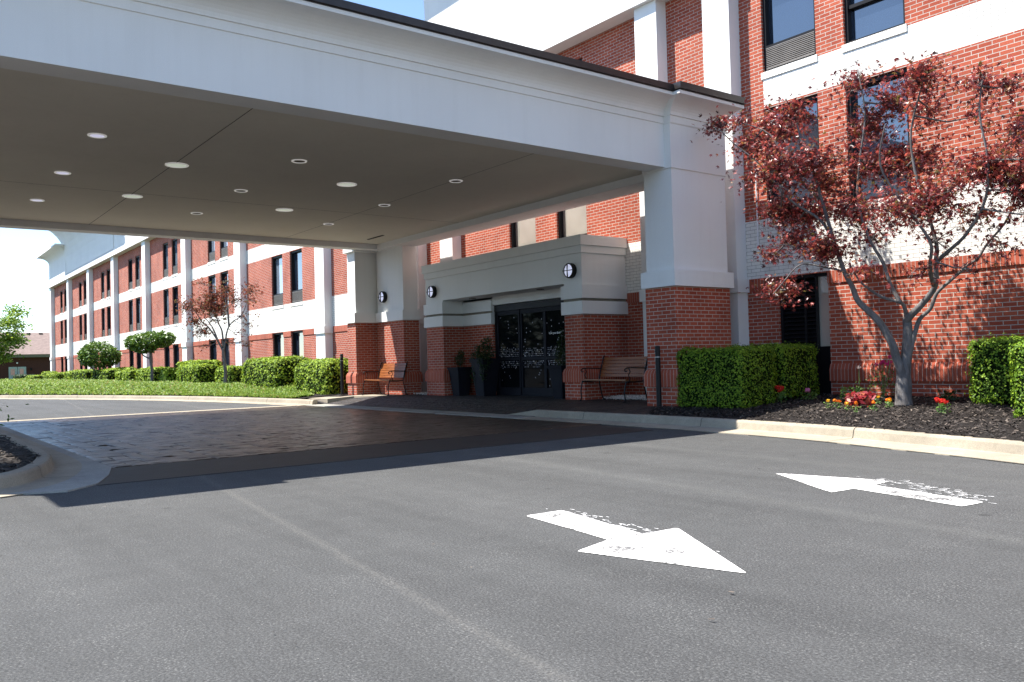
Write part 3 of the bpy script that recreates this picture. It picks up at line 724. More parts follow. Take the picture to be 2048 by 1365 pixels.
for P in (pathL, pathR):
    pb = MB(); wallrun(P, .1, 2.05, mb=pb); wallrun(P, 2.05, 2.74, 1, mb=pb); pb.build('brick_wall', ['brick', 'stucco'], port)
for P in (pathL[:-1], pathR[1:]):
    L = MB(); ledge_path(L, P, LZ); L.build('brick_ledge', ['brick', 'soldier'], port)
    def band(z0, z1, o, mat):
        B_ = MB(); n = len(P); row = []
        for i, p in enumerate(P):
            p = Vector(p); ds = []
            if i > 0: t = (p-Vector(P[i-1])).normalized(); ds.append(Vector((t.y, -t.x)))
            if i < n-1: t = (Vector(P[i+1])-p).normalized(); ds.append(Vector((t.y, -t.x)))
            s_ = ds[0] if len(ds) == 1 else (ds[0]+ds[1])/(1+ds[0].dot(ds[1])); row.append((p+s_*o, p))
        for i in range(n-1):
            a, b_ = row[i], row[i+1]
            B_.face([(*a[0], z0), (*b_[0], z0), (*b_[0], z1), (*a[0], z1)])
            B_.face([(*a[0], z1), (*b_[0], z1), (*b_[1], z1), (*a[1], z1)]); B_.face([(*a[1], z0), (*b_[1], z0), (*b_[0], z0), (*a[0], z0)])
        for a in (row[0], row[-1]): B_.face([(*a[0], z0), (*a[1], z0), (*a[1], z1), (*a[0], z1)])
        B_.build('stucco_band', mat, port)
    band(2.051, 2.33, .05, 'stucco'); band(2.332, 2.388, .006, 'trimgap'); band(2.39, 2.68, .05, 'stucco')
up_ = MB(); up_.box(PX0, PX1, PY, YF-.002, 2.74, 3.36); up_.build('stucco_beam', 'stucco', port)
up_ = MB(); up_.ring(PX0, PX1, PY, YF+1, [(.035, 3.362), (.035, 3.52), (.075, 3.522), (.075, 3.74)])
# clip the coping against the facade: rebuilt as boxes
up_ = MB(); up_.box(PX0-.035, PX1+.035, PY-.035, YF-.003, 3.362, 3.52); up_.box(PX0-.075, PX1+.075, PY-.075, YF-.003, 3.522, 3.74)
up_.build('coping', 'stucco', port, bevel=.008)
hd = MB(); hd.box(OX0, OX1, BY, BY+.14, 2.53, 2.738); hd.build('door_header', 'stucco', port)
# sliding doors
dr = MB(); zt = 2.52; dy0, dy1 = BY+.08, BY+.15
dr.box(DX0, DX1, dy0-.03, dy1+.02, 2.36, zt); dr.box(DX0, DX0+.06, dy0-.02, dy1, .2, 2.36); dr.box(DX1-.06, DX1, dy0-.02, dy1, .2, 2.36)
dr.box(DX0, DX1, dy0-.05, dy1, .2, .222)
dr.build('door_frame', 'frame', port)
W3 = (DX1-DX0-.12)/3
for q in range(3):
    a = DX0+.06+q*W3; b_ = a+W3; yy = dy0+(.02 if q == 1 else .0)
    d_ = MB(); s_ = .06
    d_.box(a+.003, a+s_, yy, yy+.045, .225, 2.355); d_.box(b_-s_, b_-.003, yy, yy+.045, .225, 2.355); d_.box(a+s_, b_-s_, yy, yy+.045, 2.25, 2.355); d_.box(a+s_, b_-s_, yy, yy+.045, .225, .42); d_.box(a+s_, b_-s_, yy, yy+.045, 1.10, 1.17)
    d_ = d_.build('sliding_door', 'planter', port)
    p_ = MB(); p_.face([(a+s_, yy+.03, .42), (b_-s_, yy+.03, .42), (b_-s_, yy+.03, 1.10), (a+s_, yy+.03, 1.10)]); p_.face([(a+s_, yy+.03, 1.17), (b_-s_, yy+.03, 1.17), (b_-s_, yy+.03, 2.25), (a+s_, yy+.03, 2.25)])
    p_.build('pane', 'doorglass', d_)
    dt = MB()
    def dot(x, z, r_, lite=0):
        if a+s_+r_ < x < b_-s_-r_ and (.42+r_ < z < 1.10-r_ or 1.17+r_ < z < 2.25-r_):
            dt.face([(x+r_*math.cos(t*math.pi/3), yy+.026, z+r_*math.sin(t*math.pi/3)) for t in range(6)], lite)
    rr = random.Random(q+3)
    zrow = 1.0
    for j in range(11):
        z = .93+j*.045
        for i in range(30):
            x = a+i*.05+(j % 2)*.025
            if rr.random() < 1.15-.11*abs(j-5): dot(x, z, .010 if (i+j) % 3 else .015, 1 if (i+2*j) % 5 == 0 else 0)
    for _ in range(26):
        dot(rr.uniform(a, b_), 1.15+rr.gauss(0, .33), .017)
    for _ in range(8): dot(rr.uniform(a, b_), rr.uniform(1.5, 2.2), .017)
    dt.build('window_sticker', ['dot', 'lettering'], d_)
    if q == 2:
        cu = bpy.data.curves.new('lettering', 'FONT'); cu.body = "how you doin'?"; cu.size = .075; cu.extrude = .0008; cu.align_x = 'LEFT'; cu.offset = .0012
        t_ = bpy.data.objects.new('lettering', cu); COL.objects.link(t_)
        dg = bpy.context.evaluated_depsgraph_get(); me = bpy.data.meshes.new_from_object(t_.evaluated_get(dg)); bpy.data.objects.remove(t_)
        me.materials.clear(); me.materials.append(M['lettering'])
        t_ = bpy.data.objects.new('lettering', me); COL.objects.link(t_); t_.parent = d_
        wd_ = max(v.co.x for v in me.vertices); off = WP[d_.name]
        t_.location = (a+.15-off[0], yy+.024-off[1], 1.70-off[2]); t_.rotation_euler = (R(90), 0, 0); t_.scale = (min(1.0, .52/wd_)*1.0, 1, 1)
ot = MB(); ot.box(-18.62, -18.50, BY-.02, BY-.001, .43, .52); ot.build('outlet_cover', 'white', port)
for lx in (-18.2, -15.4):
    q = MB(); q.lathe((lx, 12.45, 2.728), [(.09, .010), (.09, 0), (.075, 0), (.07, .008)], 20); q.build('downlight', 'trimgap', port)

# ------------------------------------------------------------------ the drive-through canopy
can = thing('entrance_canopy', (-16.4, 5.5, 0), 'huge pale stucco drive-through canopy on brick-footed piers with a dark roof edge', 'canopy')
CX0, CX1, CY0, CY1 = -22.3, -10.2, -.65, 12.35
BZ = 4.41
prof = [(0, BZ), (0, 5.17), (.02, 5.172), (.02, 5.29), (.045, 5.292), (.045, 5.31)]+curve_prof((.045, 5.31), (.40, 5.53), 8, 0)[1:]+[(.44, 5.531), (.44, 5.585)]
fb = MB()
def hollow(mb, x0, x1, y0, y1, prof, t=.4):
    mb.ring(x0, x1, y0, y1, prof, cap=False, sb=.05)
hollow(fb, CX0, CX1, CY0, CY1, prof)
IX0, IX1, IY0, IY1 = CX0+.4, CX1-.42, CY0+.5, 11.68
CZ = 4.56
# soffits
for q in ([(CX0, CY0), (CX1, CY0), (IX1, IY0), (IX0, IY0)], [(CX1, CY0), (CX1, CY1), (IX1, IY1), (IX1, IY0)], [(CX1, CY1), (CX0, CY1), (IX0, IY1), (IX1, IY1)], [(CX0, CY1), (CX0, CY0), (IX0, IY0), (IX0, IY1)]):
    fb.face([(x, y, BZ) for x, y in q][::-1])
for (a, b_) in (((IX0, IY0), (IX1, IY0)), ((IX1, IY0), (IX1, IY1)), ((IX1, IY1), (IX0, IY1)), ((IX0, IY1), (IX0, IY0))):
    fb.face([(*b_, BZ), (*a, BZ), (*a, CZ), (*b_, CZ)])
fb.build('fascia_beam', 'stucco', can)
ce = MB(); ce.face([(IX0, IY1, CZ), (IX1, IY1, CZ), (IX1, IY0, CZ), (IX0, IY0, CZ)]); ce.face([(IX0-.1, IY1+.1, CZ+.3), (IX1+.1, IY1+.1, CZ+.3), (IX1+.1, IY0-.1, CZ+.3), (IX0-.1, IY0-.1, CZ+.3)][::-1])
for (x0_, x1_, y0_, y1_) in ((IX0, IX1, 4.09, 4.10), (IX0, IX1, 8.9, 8.908), (-17.63, -17.622, IY0, IY1)):
    ce.box(x0_, x1_, y0_, y1_, CZ-.002, CZ-.001, 1)
ce.build('ceiling', ['ceil', 'dark'], can)
rf = MB(); rf.ring(CX0, CX1, CY0, CY1, [(.45, 5.586), (.45, 5.60), (.48, 5.60), (.48, 5.70)], sb=.05); rf.build('roof_coping', 'coping', can)
# corner blocks that stand a little proud of the beams, on their piers
def block(x0, x1, y0, y1, name='corner_block'):
    bprof = [(0, BZ-.03), (.0, 5.15)]+[(o+.0, z) for o, z in prof[2:]]
    ka, kb = (.5, .03) if y0 > 5 else (1, 1)
    b_ = MB(); b_.ring(x0, x1, y0, y1, bprof, sa=ka, sb=kb); b_.build(name, 'stucco', can)
    c_ = MB(); c_.ring(x0, x1, y0, y1, [(.45, 5.588), (.45, 5.604), (.485, 5.604), (.485, 5.715)], sa=ka, sb=kb); c_.build('roof_coping', 'coping', can)
block(-10.75, -10.05, 11.12, 12.6); block(-10.75, -10.05, -.85, .05); block(-22.98, -22.28, 11.12, 12.6); block(-22.98, -22.28, -.85, .05)
def pier(x0, x1, y0, y1, zb, bx=None, zt=None):
    zt = zt or BZ-.03
    p_ = MB(); p_.box(x0, x1, y0, y1, zb-.2, 2.315, 0); p_ = p_.build('brick_pier', 'brick', can)
    L = MB(); ledge_path(L, [(x0, y1), (x0, y0), (x1, y0), (x1, y1), (x0, y1)], zb+.64); L.build('brick_ledge', ['brick', 'soldier'], can)
    s_ = MB(); s_.box(x0+.02, x1-.02, y0+.02, y1-.02, 2.60, zt); s_.build('pier_shaft', 'stucco', can)
    t_ = MB(); t_.box(x0-.055, x1+.055, y0-.055, y1+.055, 2.316, 2.60); t_.build('pier_trim', 'stucco', can, bevel=.008)
pier(-10.75, -10.05, 11.12, 12.6, .22); pier(-10.75, -10.05, -.85, .05, .15)
pier(-22.98, -22.45, 11.22, 12.6, .22); pier(-22.98, -22.28, -.85, .05, .15)
pier(-11.64, -10.77, 12.1, 12.55, .22, zt=BZ); pier(-22.43, -20.85, 11.9, 12.4, .22, zt=BZ)
pier(-11.9, -10.77, -.8, -.45, .15, zt=BZ); pier(-22.26, -20.85, -.8, -.45, .15, zt=BZ)
for (x, y) in ((-20.7, 11.0), (-21.2, 2.0)):
    v_ = MB(); v_.box(x-.45, x+.45, y-.03, y+.03, CZ-.012, CZ-.002); v_.build('slot_vent', 'dark', can)
# recessed ceiling lights
def disc(r1, r2, name, lab, grp, x, y, mat):
    t_ = thing(name, (x, y, CZ), lab, 'ceiling light', grp)
    a = MB(); a.lathe((x, y, CZ), [(r1, 0), (r1, -.014), (r2, -.014), (r2*.97, -.004)], 28); a.build('trim_ring', 'ring', t_, smooth=False)
    b_ = MB(); b_.lathe((x, y, CZ), [(r2*.97, -.006), (r2*.6, -.012 if mat == 'discs' else -.004), (.001, -.014 if mat == 'discs' else -.003)], 28); b_.build('lens', mat, t_)
pos = ['nearest the long front beam', 'in the middle', 'nearest the far beam']; rown = {2.66: 'leftmost row', 5.79: 'middle row', 8.95: 'row beside the hotel'}
for y in (2.66, 5.79, 8.95):
    for i, x in enumerate((-13.55, -16.4, -19.25)):
        disc(.13, .10, 'recessed_light', 'small recessed ceiling light %s, in the %s' % (pos[i], rown[y]), 'small recessed lights in the canopy ceiling', x, y, 'litlens' if y < 3 else 'trimgap')
for y, s_ in ((4.15, 'left'), (7.3, 'right')):
    for i, x in enumerate((-14.85, -17.95)):
        disc(.19, .155, 'flush_light', 'larger flat white disc light, %s of the %s pair on the canopy ceiling' % (('front', 'rear')[i], s_), 'larger disc lights in the canopy ceiling', x, y, 'discs')

# ------------------------------------------------------------------ wall lamps
def wall_lamp(x, y, z, r_, label):
    t_ = thing('wall_lamp', (x, y, z), label, 'wall lamp', 'round bulkhead lamps at the entrance')
    a = MB(); a.lathe((x, y, z), [(r_*.95, 0), (r_, -.02), (r_, -.10), (r_*.93, -.12), (r_*.84, -.12), (r_*.84, -.10)], 32, axis='y'); a.build('housing', 'black', t_)
    b_ = MB(); b_.lathe((x, y, z), [(r_*.84, -.10), (r_*.6, -.125), (.001, -.135)], 32, axis='y'); b_.build('diffuser', 'diff', t_, smooth=True)
    c_ = MB(); c_.box(x-.008, x+.008, y-.15, y-.125, z-r_*.9, z+r_*.9); c_.box(x-r_*.9, x+r_*.9, y-.148, y-.127, z-.008, z+.008); c_.build('guard_bars', 'black', t_)
wall_lamp(-13.86, PY, 3.0, .165, 'round black-rimmed wall lamp on the portico front, right of the doors, above the right bench')
wall_lamp(-19.53, PY, 3.0, .165, 'round black-rimmed wall lamp on the portico front at its left corner')
wall_lamp(-21.95, 11.92, 3.04, .165, 'round black-rimmed wall lamp on the rear pier above the sunlit bench')

# ------------------------------------------------------------------ benches
def bench(loc, rz, label):
    t_ = local(thing('park_bench', loc, label, 'bench', 'slatted benches at the entrance', rz)); W = 1.5
    seat = MB()
    for i in range(6): y = .03+i*.075; seat.box(-W/2+.02, W/2-.02, y, y+.06, .415+(.012 if i == 0 else 0)-.004*i, .438+(.012 if i == 0 else 0)-.004*i)
    seat.build('seat', 'wood', t_, bevel=.006)
    bk_ = MB()
    for i in range(6):
        z = .49+i*.068; y = .475+(z-.45)*.30; hx = (.02, 0)[0]
        bk_.face([(-W/2+.02, y, z), (W/2-.02, y, z), (W/2-.02, y+.018, z+.058), (-W/2+.02, y+.018, z+.058)])
        bk_.face([(W/2-.02, y+.022, z-.003), (-W/2+.02, y+.022, z-.003), (-W/2+.02, y+.04, z+.055), (W/2-.02, y+.04, z+.055)])
        bk_.face([(-W/2+.02, y+.018, z+.058), (W/2-.02, y+.018, z+.058), (W/2-.02, y+.04, z+.055), (-W/2+.02, y+.04, z+.055)])
        bk_.face([(-W/2+.02, y+.022, z-.003), (W/2-.02, y+.022, z-.003), (W/2-.02, y, z), (-W/2+.02, y, z)])
    bk_.build('backrest', 'wood', t_)
    for s_ in (-1, 1):
        x = s_*(W/2-.01); e = MB(); r_ = .014
        e.tube([(x, -.03, 0), (x, .0, .06), (x, -.015, .2), (x, .01, .33), (x, .04, .405)], r_, 6)
        e.tube([(x, .58, 0), (x, .535, .06), (x, .50, .2), (x, .47, .33), (x, .46, .42), (x, .50, .60), (x, .585, .89), (x, .61, .91)], r_, 6)
        e.tube([(x, .02, .405), (x, .25, .395), (x, .47, .41)], r_, 6)
        e.tube([(x, .53, .66), (x, .40, .665), (x, .18, .675), (x, .05, .67), (x, .0, .64), (x, .02, .60), (x, .06, .61)], r_*.9, 6)
        e.tube([(x, .10, .67), (x, .14, .60), (x, .09, .53), (x, .13, .46), (x, .10, .405)], r_*.7, 6)
        e.lathe((x, -.03, 0), [(.022, 0), (.022, .02), (.012, .03)], 8); e.lathe((x, .58, 0), [(.022, 0), (.022, .02), (.012, .03)], 8); e.lathe((x, .61, .92), [(.001, -.02), (.02, 0), (.001, .02)], 8)
        e.build('end_frame', 'black', t_)
    return t_
bench((-12.60, 11.72, .217), R(-7), 'wooden slatted bench with black iron ends in deep shade, right of the entrance')
bench((-21.30, 11.22, .217), R(0), 'wooden slatted bench partly in sunlight against the rear brick pier')

# ------------------------------------------------------------------ bollards
def bollard(x, y, zb, zt, label, plate):
    t_ = thing('bollard', (x, y, zb), label, 'bollard', 'black steel posts by the walkway')
    p_ = MB(); p_.lathe((x, y, zb), [(.045, 0), (.045, zt-zb-.11), (.05, zt-zb-.105), (.05, zt-zb-.09), (.046, zt-zb-.085), (.046, zt-zb-.01), (.036, zt-zb), (.001, zt-zb+.004)], 16); p_.build('post', 'black', t_, smooth=False)
    r_ = MB(); r_.lathe((x, y, zb), [(.047, zt-zb-.20), (.05, zt-zb-.20), (.05, zt-zb-.19), (.047, zt-zb-.19)], 16); r_.build('silver_band', 'aluminium', t_)
    if plate: q = MB(); q.box(x-.14, x+.14, y-.12, y+.12, zb-.01, zb+.015); q.build('base_plate', 'black', t_)
bollard(-10.32, 10.93, .20, 1.28, 'slim black bollard in front of the near brick pier, beside the clipped hedge', False)
bollard(-22.85, 10.95, .24, 1.42, 'slim black bollard on a base plate by the rear pier, left end of the walkway', True)

# ------------------------------------------------------------------ leaves
def leafmesh(centers, size, lobes=1, droop=.6, asp=.5, normal_fn=None, rng=RNG, jit=.35):
    """small bent leaf blades round given centres, each leaf an island"""
    C_ = np.asarray(centers, float); n = len(C_)
    sz = size*rng.uniform(.6, 1.3, n)
    nrm = rng.normal(0, 1, (n, 3)); nrm[:, 2] = np.abs(nrm[:, 2])*1.0+droop
    if normal_fn is not None: nrm = normal_fn+rng.normal(0, jit, (n, 3))
    nrm /= np.linalg.norm(nrm, axis=1)[:, None]
    t = np.cross(nrm, rng.normal(0, 1, (n, 3))); t /= np.linalg.norm(t, axis=1)[:, None]
    b_ = np.cross(nrm, t); V = []; F = []; mesh_i = 0
    if lobes == 1:
        P = np.stack([C_-t*sz[:, None]*.5, C_+b_*(sz*asp*.5)[:, None], C_+t*sz[:, None]*.5, C_-b_*(sz*asp*.5)[:, None]], 1).reshape(-1, 3)
        idx = np.arange(n*4).reshape(n, 4); return P, idx.tolist()
    # palmate: base point then alternating tips and notches, one n-gon
    angs = np.linspace(-2.2, 2.2, lobes); rad = np.array([.55, .85, 1.0, .85, .55]) if lobes == 5 else np.array([.75, 1.0, .75])
    pts = [(0, 0)]
    for i, a in enumerate(angs):
        pts.append((rad[i]*math.cos(a*.62), rad[i]*math.sin(a*.62)))
        if i < lobes-1: am = (a+angs[i+1])/2; pts.append((.36*math.cos(am*.62), .36*math.sin(am*.62)))
    k_ = len(pts); P = np.zeros((n, k_, 3))
    for i, (pu, pv) in enumerate(pts): P[:, i] = C_+t*(sz*pu*.6)[:, None]+b_*(sz*pv*.6)[:, None]-nrm*(sz*.18*(pu*pu+pv*pv))[:, None]
    idx = np.arange(n*k_).reshape(n, k_); return P.reshape(-1, 3), idx.tolist()

def box_hedge(x0, x1, y0, y1, z0, z1, label, n, size=.045, rnd=.12, group='clipped hedge blocks', cat='hedge', mat='hedge', name='clipped_hedge', rz=0):
    """rounded-box core plus leaf blades over the whole surface"""
    cx, cy, cz = (x0+x1)/2, (y0+y1)/2, (z0+z1)/2; hx, hy, hz = (x1-x0)/2, (y1-y0)/2, (z1-z0)/2
    t_ = thing(name, (cx, cy, z0), label, cat, group)
    def surf(u):   # u: points on a unit cube surface -> rounded box
        q = u*np.array([hx, hy, hz]); r_ = min(rnd, hx, hy, hz*.9)
        inner = np.clip(q, -np.array([hx-r_, hy-r_, hz-r_]), np.array([hx-r_, hy-r_, hz-r_])); d = q-inner
        L_ = np.linalg.norm(d, axis=1)[:, None]; L_[L_ < 1e-6] = 1; nn = d/L_; return inner+nn*r_, nn
    # core
    G = 9; V = []; F = []
    for ax in range(3):
        for sg in (-1, 1):
            base = len(V)
            for i in range(G):
                for j in range(G):
                    p_ = [0, 0, 0]; p_[ax] = sg; p_[(ax+1) % 3] = -1+2*i/(G-1); p_[(ax+2) % 3] = -1+2*j/(G-1); V.append(p_)
            for i in range(G-1):
                for j in range(G-1):
                    q = (base+i*G+j, base+(i+1)*G+j, base+(i+1)*G+j+1, base+i*G+j+1); F.append(q if sg > 0 else q[::-1])
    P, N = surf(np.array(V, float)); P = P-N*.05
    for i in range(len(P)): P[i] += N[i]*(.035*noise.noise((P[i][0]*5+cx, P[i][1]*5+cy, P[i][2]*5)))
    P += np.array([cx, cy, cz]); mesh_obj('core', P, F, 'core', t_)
    A = np.array([hy*hz, hx*hz, hx*hy*1.1]); A = A/A.sum(); ax = RNG.choice(3, n, p=A); U = RNG.uniform(-1, 1, (n, 3)); sg = RNG.choice([-1, 1], n)
    sg = np.where(ax == 2, np.where(RNG.random(n) < .93, 1, -1), sg)
    U[np.arange(n), ax] = sg; P, N = surf(U)
    lump = np.array([noise.noise((p_[0]*4+cx, p_[1]*4+cy, p_[2]*4)) for p_ in P])
    P = P+N*(RNG.uniform(-.05, .012, n)+lump*.055)[:, None]
    spr = RNG.random(n) < .04; P[spr] += N[spr]*RNG.uniform(.02, .075, (int(spr.sum()), 1))
    P += np.array([cx, cy, cz])
    nf = N*1.0+np.array([0, 0, .22])
    V, F = leafmesh(P, size, 1, normal_fn=nf, asp=.6, jit=.42); mesh_obj('foliage', V, F, mat, t_)
    st = MB()
    for i in range(5): x = cx+random.uniform(-.5, .5)*hx; y = cy+random.uniform(-.5, .5)*hy; st.tube([(x, y, z0-.1), (x+random.uniform(-.1, .1), y, z0+.3)], .015, 5)
    st.build('stems', 'bark', t_); return t_
HZ = .26
box_hedge(-10.02, -8.62, 11.0, 12.0, .20, 1.20, 'dark green boxy hedge in shade in front of the near brick pier', 17000, .038, .14)
box_hedge(-9.75, -8.62, 12.15, 13.2, .30, 1.24, 'dark green boxy hedge behind the front one, beside the louvred window', 10000, .038, .14)
box_hedge(-5.75, -4.5, 12.3, 13.25, .28, 1.22, 'clipped green hedge right of the maple against the brick wall, its left end holed', 11500, .038, .13)
box_hedge(-4.55, -3.2, 10.75, 11.9, .22, 1.14, 'clipped green hedge block cut by the right edge of the photo', 13500, .038, .13)
box_hedge(-3.9, -2.2, 12.2, 13.2, .28, 1.2, 'clipped hedge block against the wall beyond the right edge', 2500, .06, .13)

# wing hedges (x0,x1,z0,z1,y0,y1,label)
wh = [(-26.1, -23.55, .14, 1.28, 10.7, 11.9, 'rounded bright green hedge mound next to the bollard at the rear pier'),
      (-30.6, -27.3, .25, 1.42, 10.6, 12.2, 'largest bright green hedge mound, left of the bollard hedge'),
      (-35.3, -33.4, .35, 1.16, 11.2, 12.2, 'low clipped hedge block behind the trunk of the small bronze-leaved maple'),
      (-38.3, -35.8, .38, 1.27, 10.6, 11.7, 'clipped hedge cube with lit top just left of the small maple trunk'),
      (-42.3, -38.9, .42, 1.46, 11.6, 12.8, 'taller long hedge block behind the cube left of the small maple'),
      (-43.9, -42.8, .45, 1.17, 11.2, 12.2, 'narrow hedge block right of the nearer topiary trunk'),
      (-48.6, -44.9, .45, 1.2, 11.2, 12.3, 'wide dark-sided hedge block directly behind the nearer topiary trunk'),
      (-51.6, -50.2, .45, 1.12, 11.2, 12.2, 'narrow hedge block between the two topiary trees, right one of two'),
      (-53.4, -52.2, .45, 1.1, 11.2, 12.2, 'narrow hedge block between the two topiary trees, left one of two'),
      (-59.0, -54.5, .5, 1.22, 11.0, 12.0, 'wide hedge block just right of the farther topiary trunk'),
      (-60.5, -55.0, .5, 1.3, 12.2, 12.9, 'pale-topped hedge row close to the wall behind the farther topiary'),
      (-67.5, -62.0, .5, 1.24, 11.2, 12.2, 'wide hedge block just left of the farther topiary trunk'),
      (-70.5, -68.3, .45, 1.16, 11.3, 12.2, 'hedge block second left of the farther topiary'),
      (-74.5, -71.5, .42, 1.08, 11.0, 12.0, 'hedge block third left of the farther topiary'),
      (-78.8, -75.5, .40, 1.04, 11.2, 12.2, 'low hedge block near the far corner of the hotel'),
      (-85.0, -80.5, .33, .92, 10.6, 11.6, 'low hedge block at the far corner pilaster'),
      (-87.5, -82.5, .40, 1.22, 12.2, 12.9, 'flat hedge behind the low block at the far corner'),
      (-95.0, -89.5, .25, 1.0, 10.8, 12.2, 'dark spreading shrub past the far end of the hotel')]
for i, (a, b_, z0, z1, y0, y1, lb) in enumerate(wh):
    n = [7000, 7500, 3000, 4000, 3500, 1800, 3500][i] if i < 7 else 1600
    box_hedge(a, b_, y0, y1, z0-.15, z1, lb, n, [.075, .08, .09][min(i, 2)] if i < 4 else .13, [.42, .42][i] if i < 2 else .22, 'hedge blocks along the hotel wing', mat='dgreen' if i == 17 else 'hedge_lit')

# juniper ground cover on a low bank
lk = smooth_line([(-75, -22), (-62, -9), (-52, .2)]+KL); lx = np.array([p_[0] for p_ in lk]); ly = np.array([p_[1] for p_ in lk])
def jz(x, y):
    yk = float(np.interp(x, lx, ly)); t = min(max((y-yk-.15)/2.2, 0), 1)
    h = .38 if x > -50 else .42
    if x > -27: h = .38-.24*min((x+27)/3.5, 1)
    return .14+h*(t**.7)*(.85+.15*noise.noise((x*.5, y*.8, 2)))
def jin(x, y):
    return y > np.interp(x, lx, ly)+.12 and x > -62+(-3.0*(y-3)) if False else (y > np.interp(x, lx, ly)+.12)
bv = []; bf = []; NX, NT_ = 180, 26
for i in range(NX+1):
    x = -96+(96-23.42)*i/NX; yk = float(np.interp(x, lx, ly))+.13
    for j in range(NT_+1):
        t = (j/NT_)**1.6; y = yk+(13.38-yk)*t; bv.append((x, y, jz(x, y)))
for i in range(NX):
    for j in range(NT_): q = i*(NT_+1)+j; bf.append((q, q+NT_+1, q+NT_+2, q+1))
tag(mesh_obj('planting_bank', bv, bf, 'mulch', smooth=True), kind='structure')
V = []; F = []
def sprig(x, y, s_):
    z = jz(x, y)
    for _ in range(3):
        a = random.random()*6.283; l = s_*random.uniform(.6, 1.2); tip = Vector((x+math.cos(a)*l*.8, y+math.sin(a)*l*.8, z+l*random.uniform(.35, .8)))
        sd = Vector((-math.sin(a), math.cos(a), 0))*l*.22; i = len(V)
        c = Vector((x, y, z-.02)); mid_ = c.lerp(tip, .55)+Vector((0, 0, l*.1))
        V.extend([tuple(c), tuple(mid_+sd), tuple(tip), tuple(mid_-sd)]); F.append((i, i+1, i+2, i+3))
cnt = 0
while cnt < 21000:
    u = random.random(); x = -23.8-66*u**1.6; yk = float(np.interp(x, lx, ly)); y = yk+.2+random.random()**1.3*(12.6-yk-.2)
    if x > -27.5 and y > yk+.9+(-24-x)*.4: continue
    sprig(x, y, .10+.0028*(-x-20)); cnt += 1
tag(mesh_obj('juniper_ground_cover', V, F, 'juniper'), kind='stuff', label='low spreading green juniper carpet in front of the hedge blocks', cat='ground cover')

# ------------------------------------------------------------------ trees
def smooth3(pts, n=4):
    out = []; P = [Vector(pts[0])]+[Vector(p_) for p_ in pts]+[Vector(pts[-1])]
    for i in range(1, len(P)-2):
        for j in range(n):
            t = j/n; a, b_, c, d = P[i-1:i+3]
            out.append(.5*((2*b_)+(-a+c)*t+(2*a-5*b_+4*c-d)*t*t+(-a+3*b_-3*c+d)*t**3))
    out.append(P[-1]); return out
def limb(mb, pts, r0_, r1_, n=8):
    q = smooth3(pts); L = len(q); mb.tube(q, [(r0_+(r1_-r0_)*(i/(L-1))**.8)*(1+.07*noise.noise(p_*6)) for i, p_ in enumerate(q)], n)
def maple(root_name, base, limbs, blobs, label, leaf, mat, density, leafsz, ydepth, trunk_r, twig=.006, lob=5, ymax=None):
    t_ = thing(root_name, base, label, 'tree')
    tr = MB(); br = MB(); nodes = []
    for name, (pts, ra, rb) in limbs.items():
        (limb(tr, pts, ra, rb, 10) if name == 'T' else limb(br, pts, ra, rb, 7)); nodes += [p_ for p_ in smooth3(pts)][3:]
    tr.build('trunk', 'bark', t_, smooth=True)
    centers = []; tw = MB()
    for (x, y, z, rx, rz, dens) in blobs:
        c = Vector((x, y, z)); nd = min(nodes, key=lambda p_: (p_-c).length+(.3 if p_.z > z+.2 else 0))
        mid_ = nd.lerp(c, .5)+Vector((random.uniform(-.1, .1), random.uniform(-.1, .1), -.08*(c-nd).length))
        tw.tube([nd, mid_, c], [.016*trunk_r/.1, .011*trunk_r/.1, .006*trunk_r/.1], 5, cap=False)
        nt_ = max(5, int(14*dens*math.sqrt(rx*rz)/.4))
        for _ in range(nt_):
            u = RNG.normal(0, 1, 3); u /= np.linalg.norm(u); rr = RNG.random()**.4
            ry = ydepth*min(rx, .6)
            tip = c+Vector((u[0]*rx*rr, u[1]*ry*rr, u[2]*rz*rr))
            st_ = mid_.lerp(c, random.uniform(.3, 1))
            m2 = st_.lerp(tip, .5)+Vector((0, 0, random.uniform(-.03, .08)))
            tw.tube([st_, m2, tip], [twig*1.1, twig*.8, twig*.5], 4, cap=False)
            nl = int(density*dens*random.uniform(.5, 1.4))
            for _ in range(nl):
                s_ = random.uniform(.25, 1.08); q = (st_.lerp(m2, s_*2) if s_ < .5 else m2.lerp(tip, s_*2-1)); sp_ = leafsz*1.15*(.4+s_)
                q = q+Vector((random.gauss(0, sp_), random.gauss(0, sp_), random.gauss(0, sp_*.55)))
                if ymax and q.y > ymax: q.y = ymax-random.random()*.2
                centers.append(q)
    n0 = len(br.v)
    for f_ in tw.f: br.f.append(tuple(a+n0 for a in f_))
    br.v += tw.v; br.mi += tw.mi; br.uv += tw.uv
    br.build('branches', 'bark', t_, smooth=True)
    V_, F_ = leafmesh(np.array([tuple(c) for c in centers]), leafsz, lob, droop=.25); mesh_obj('crown', V_, F_, mat, t_)
    return t_
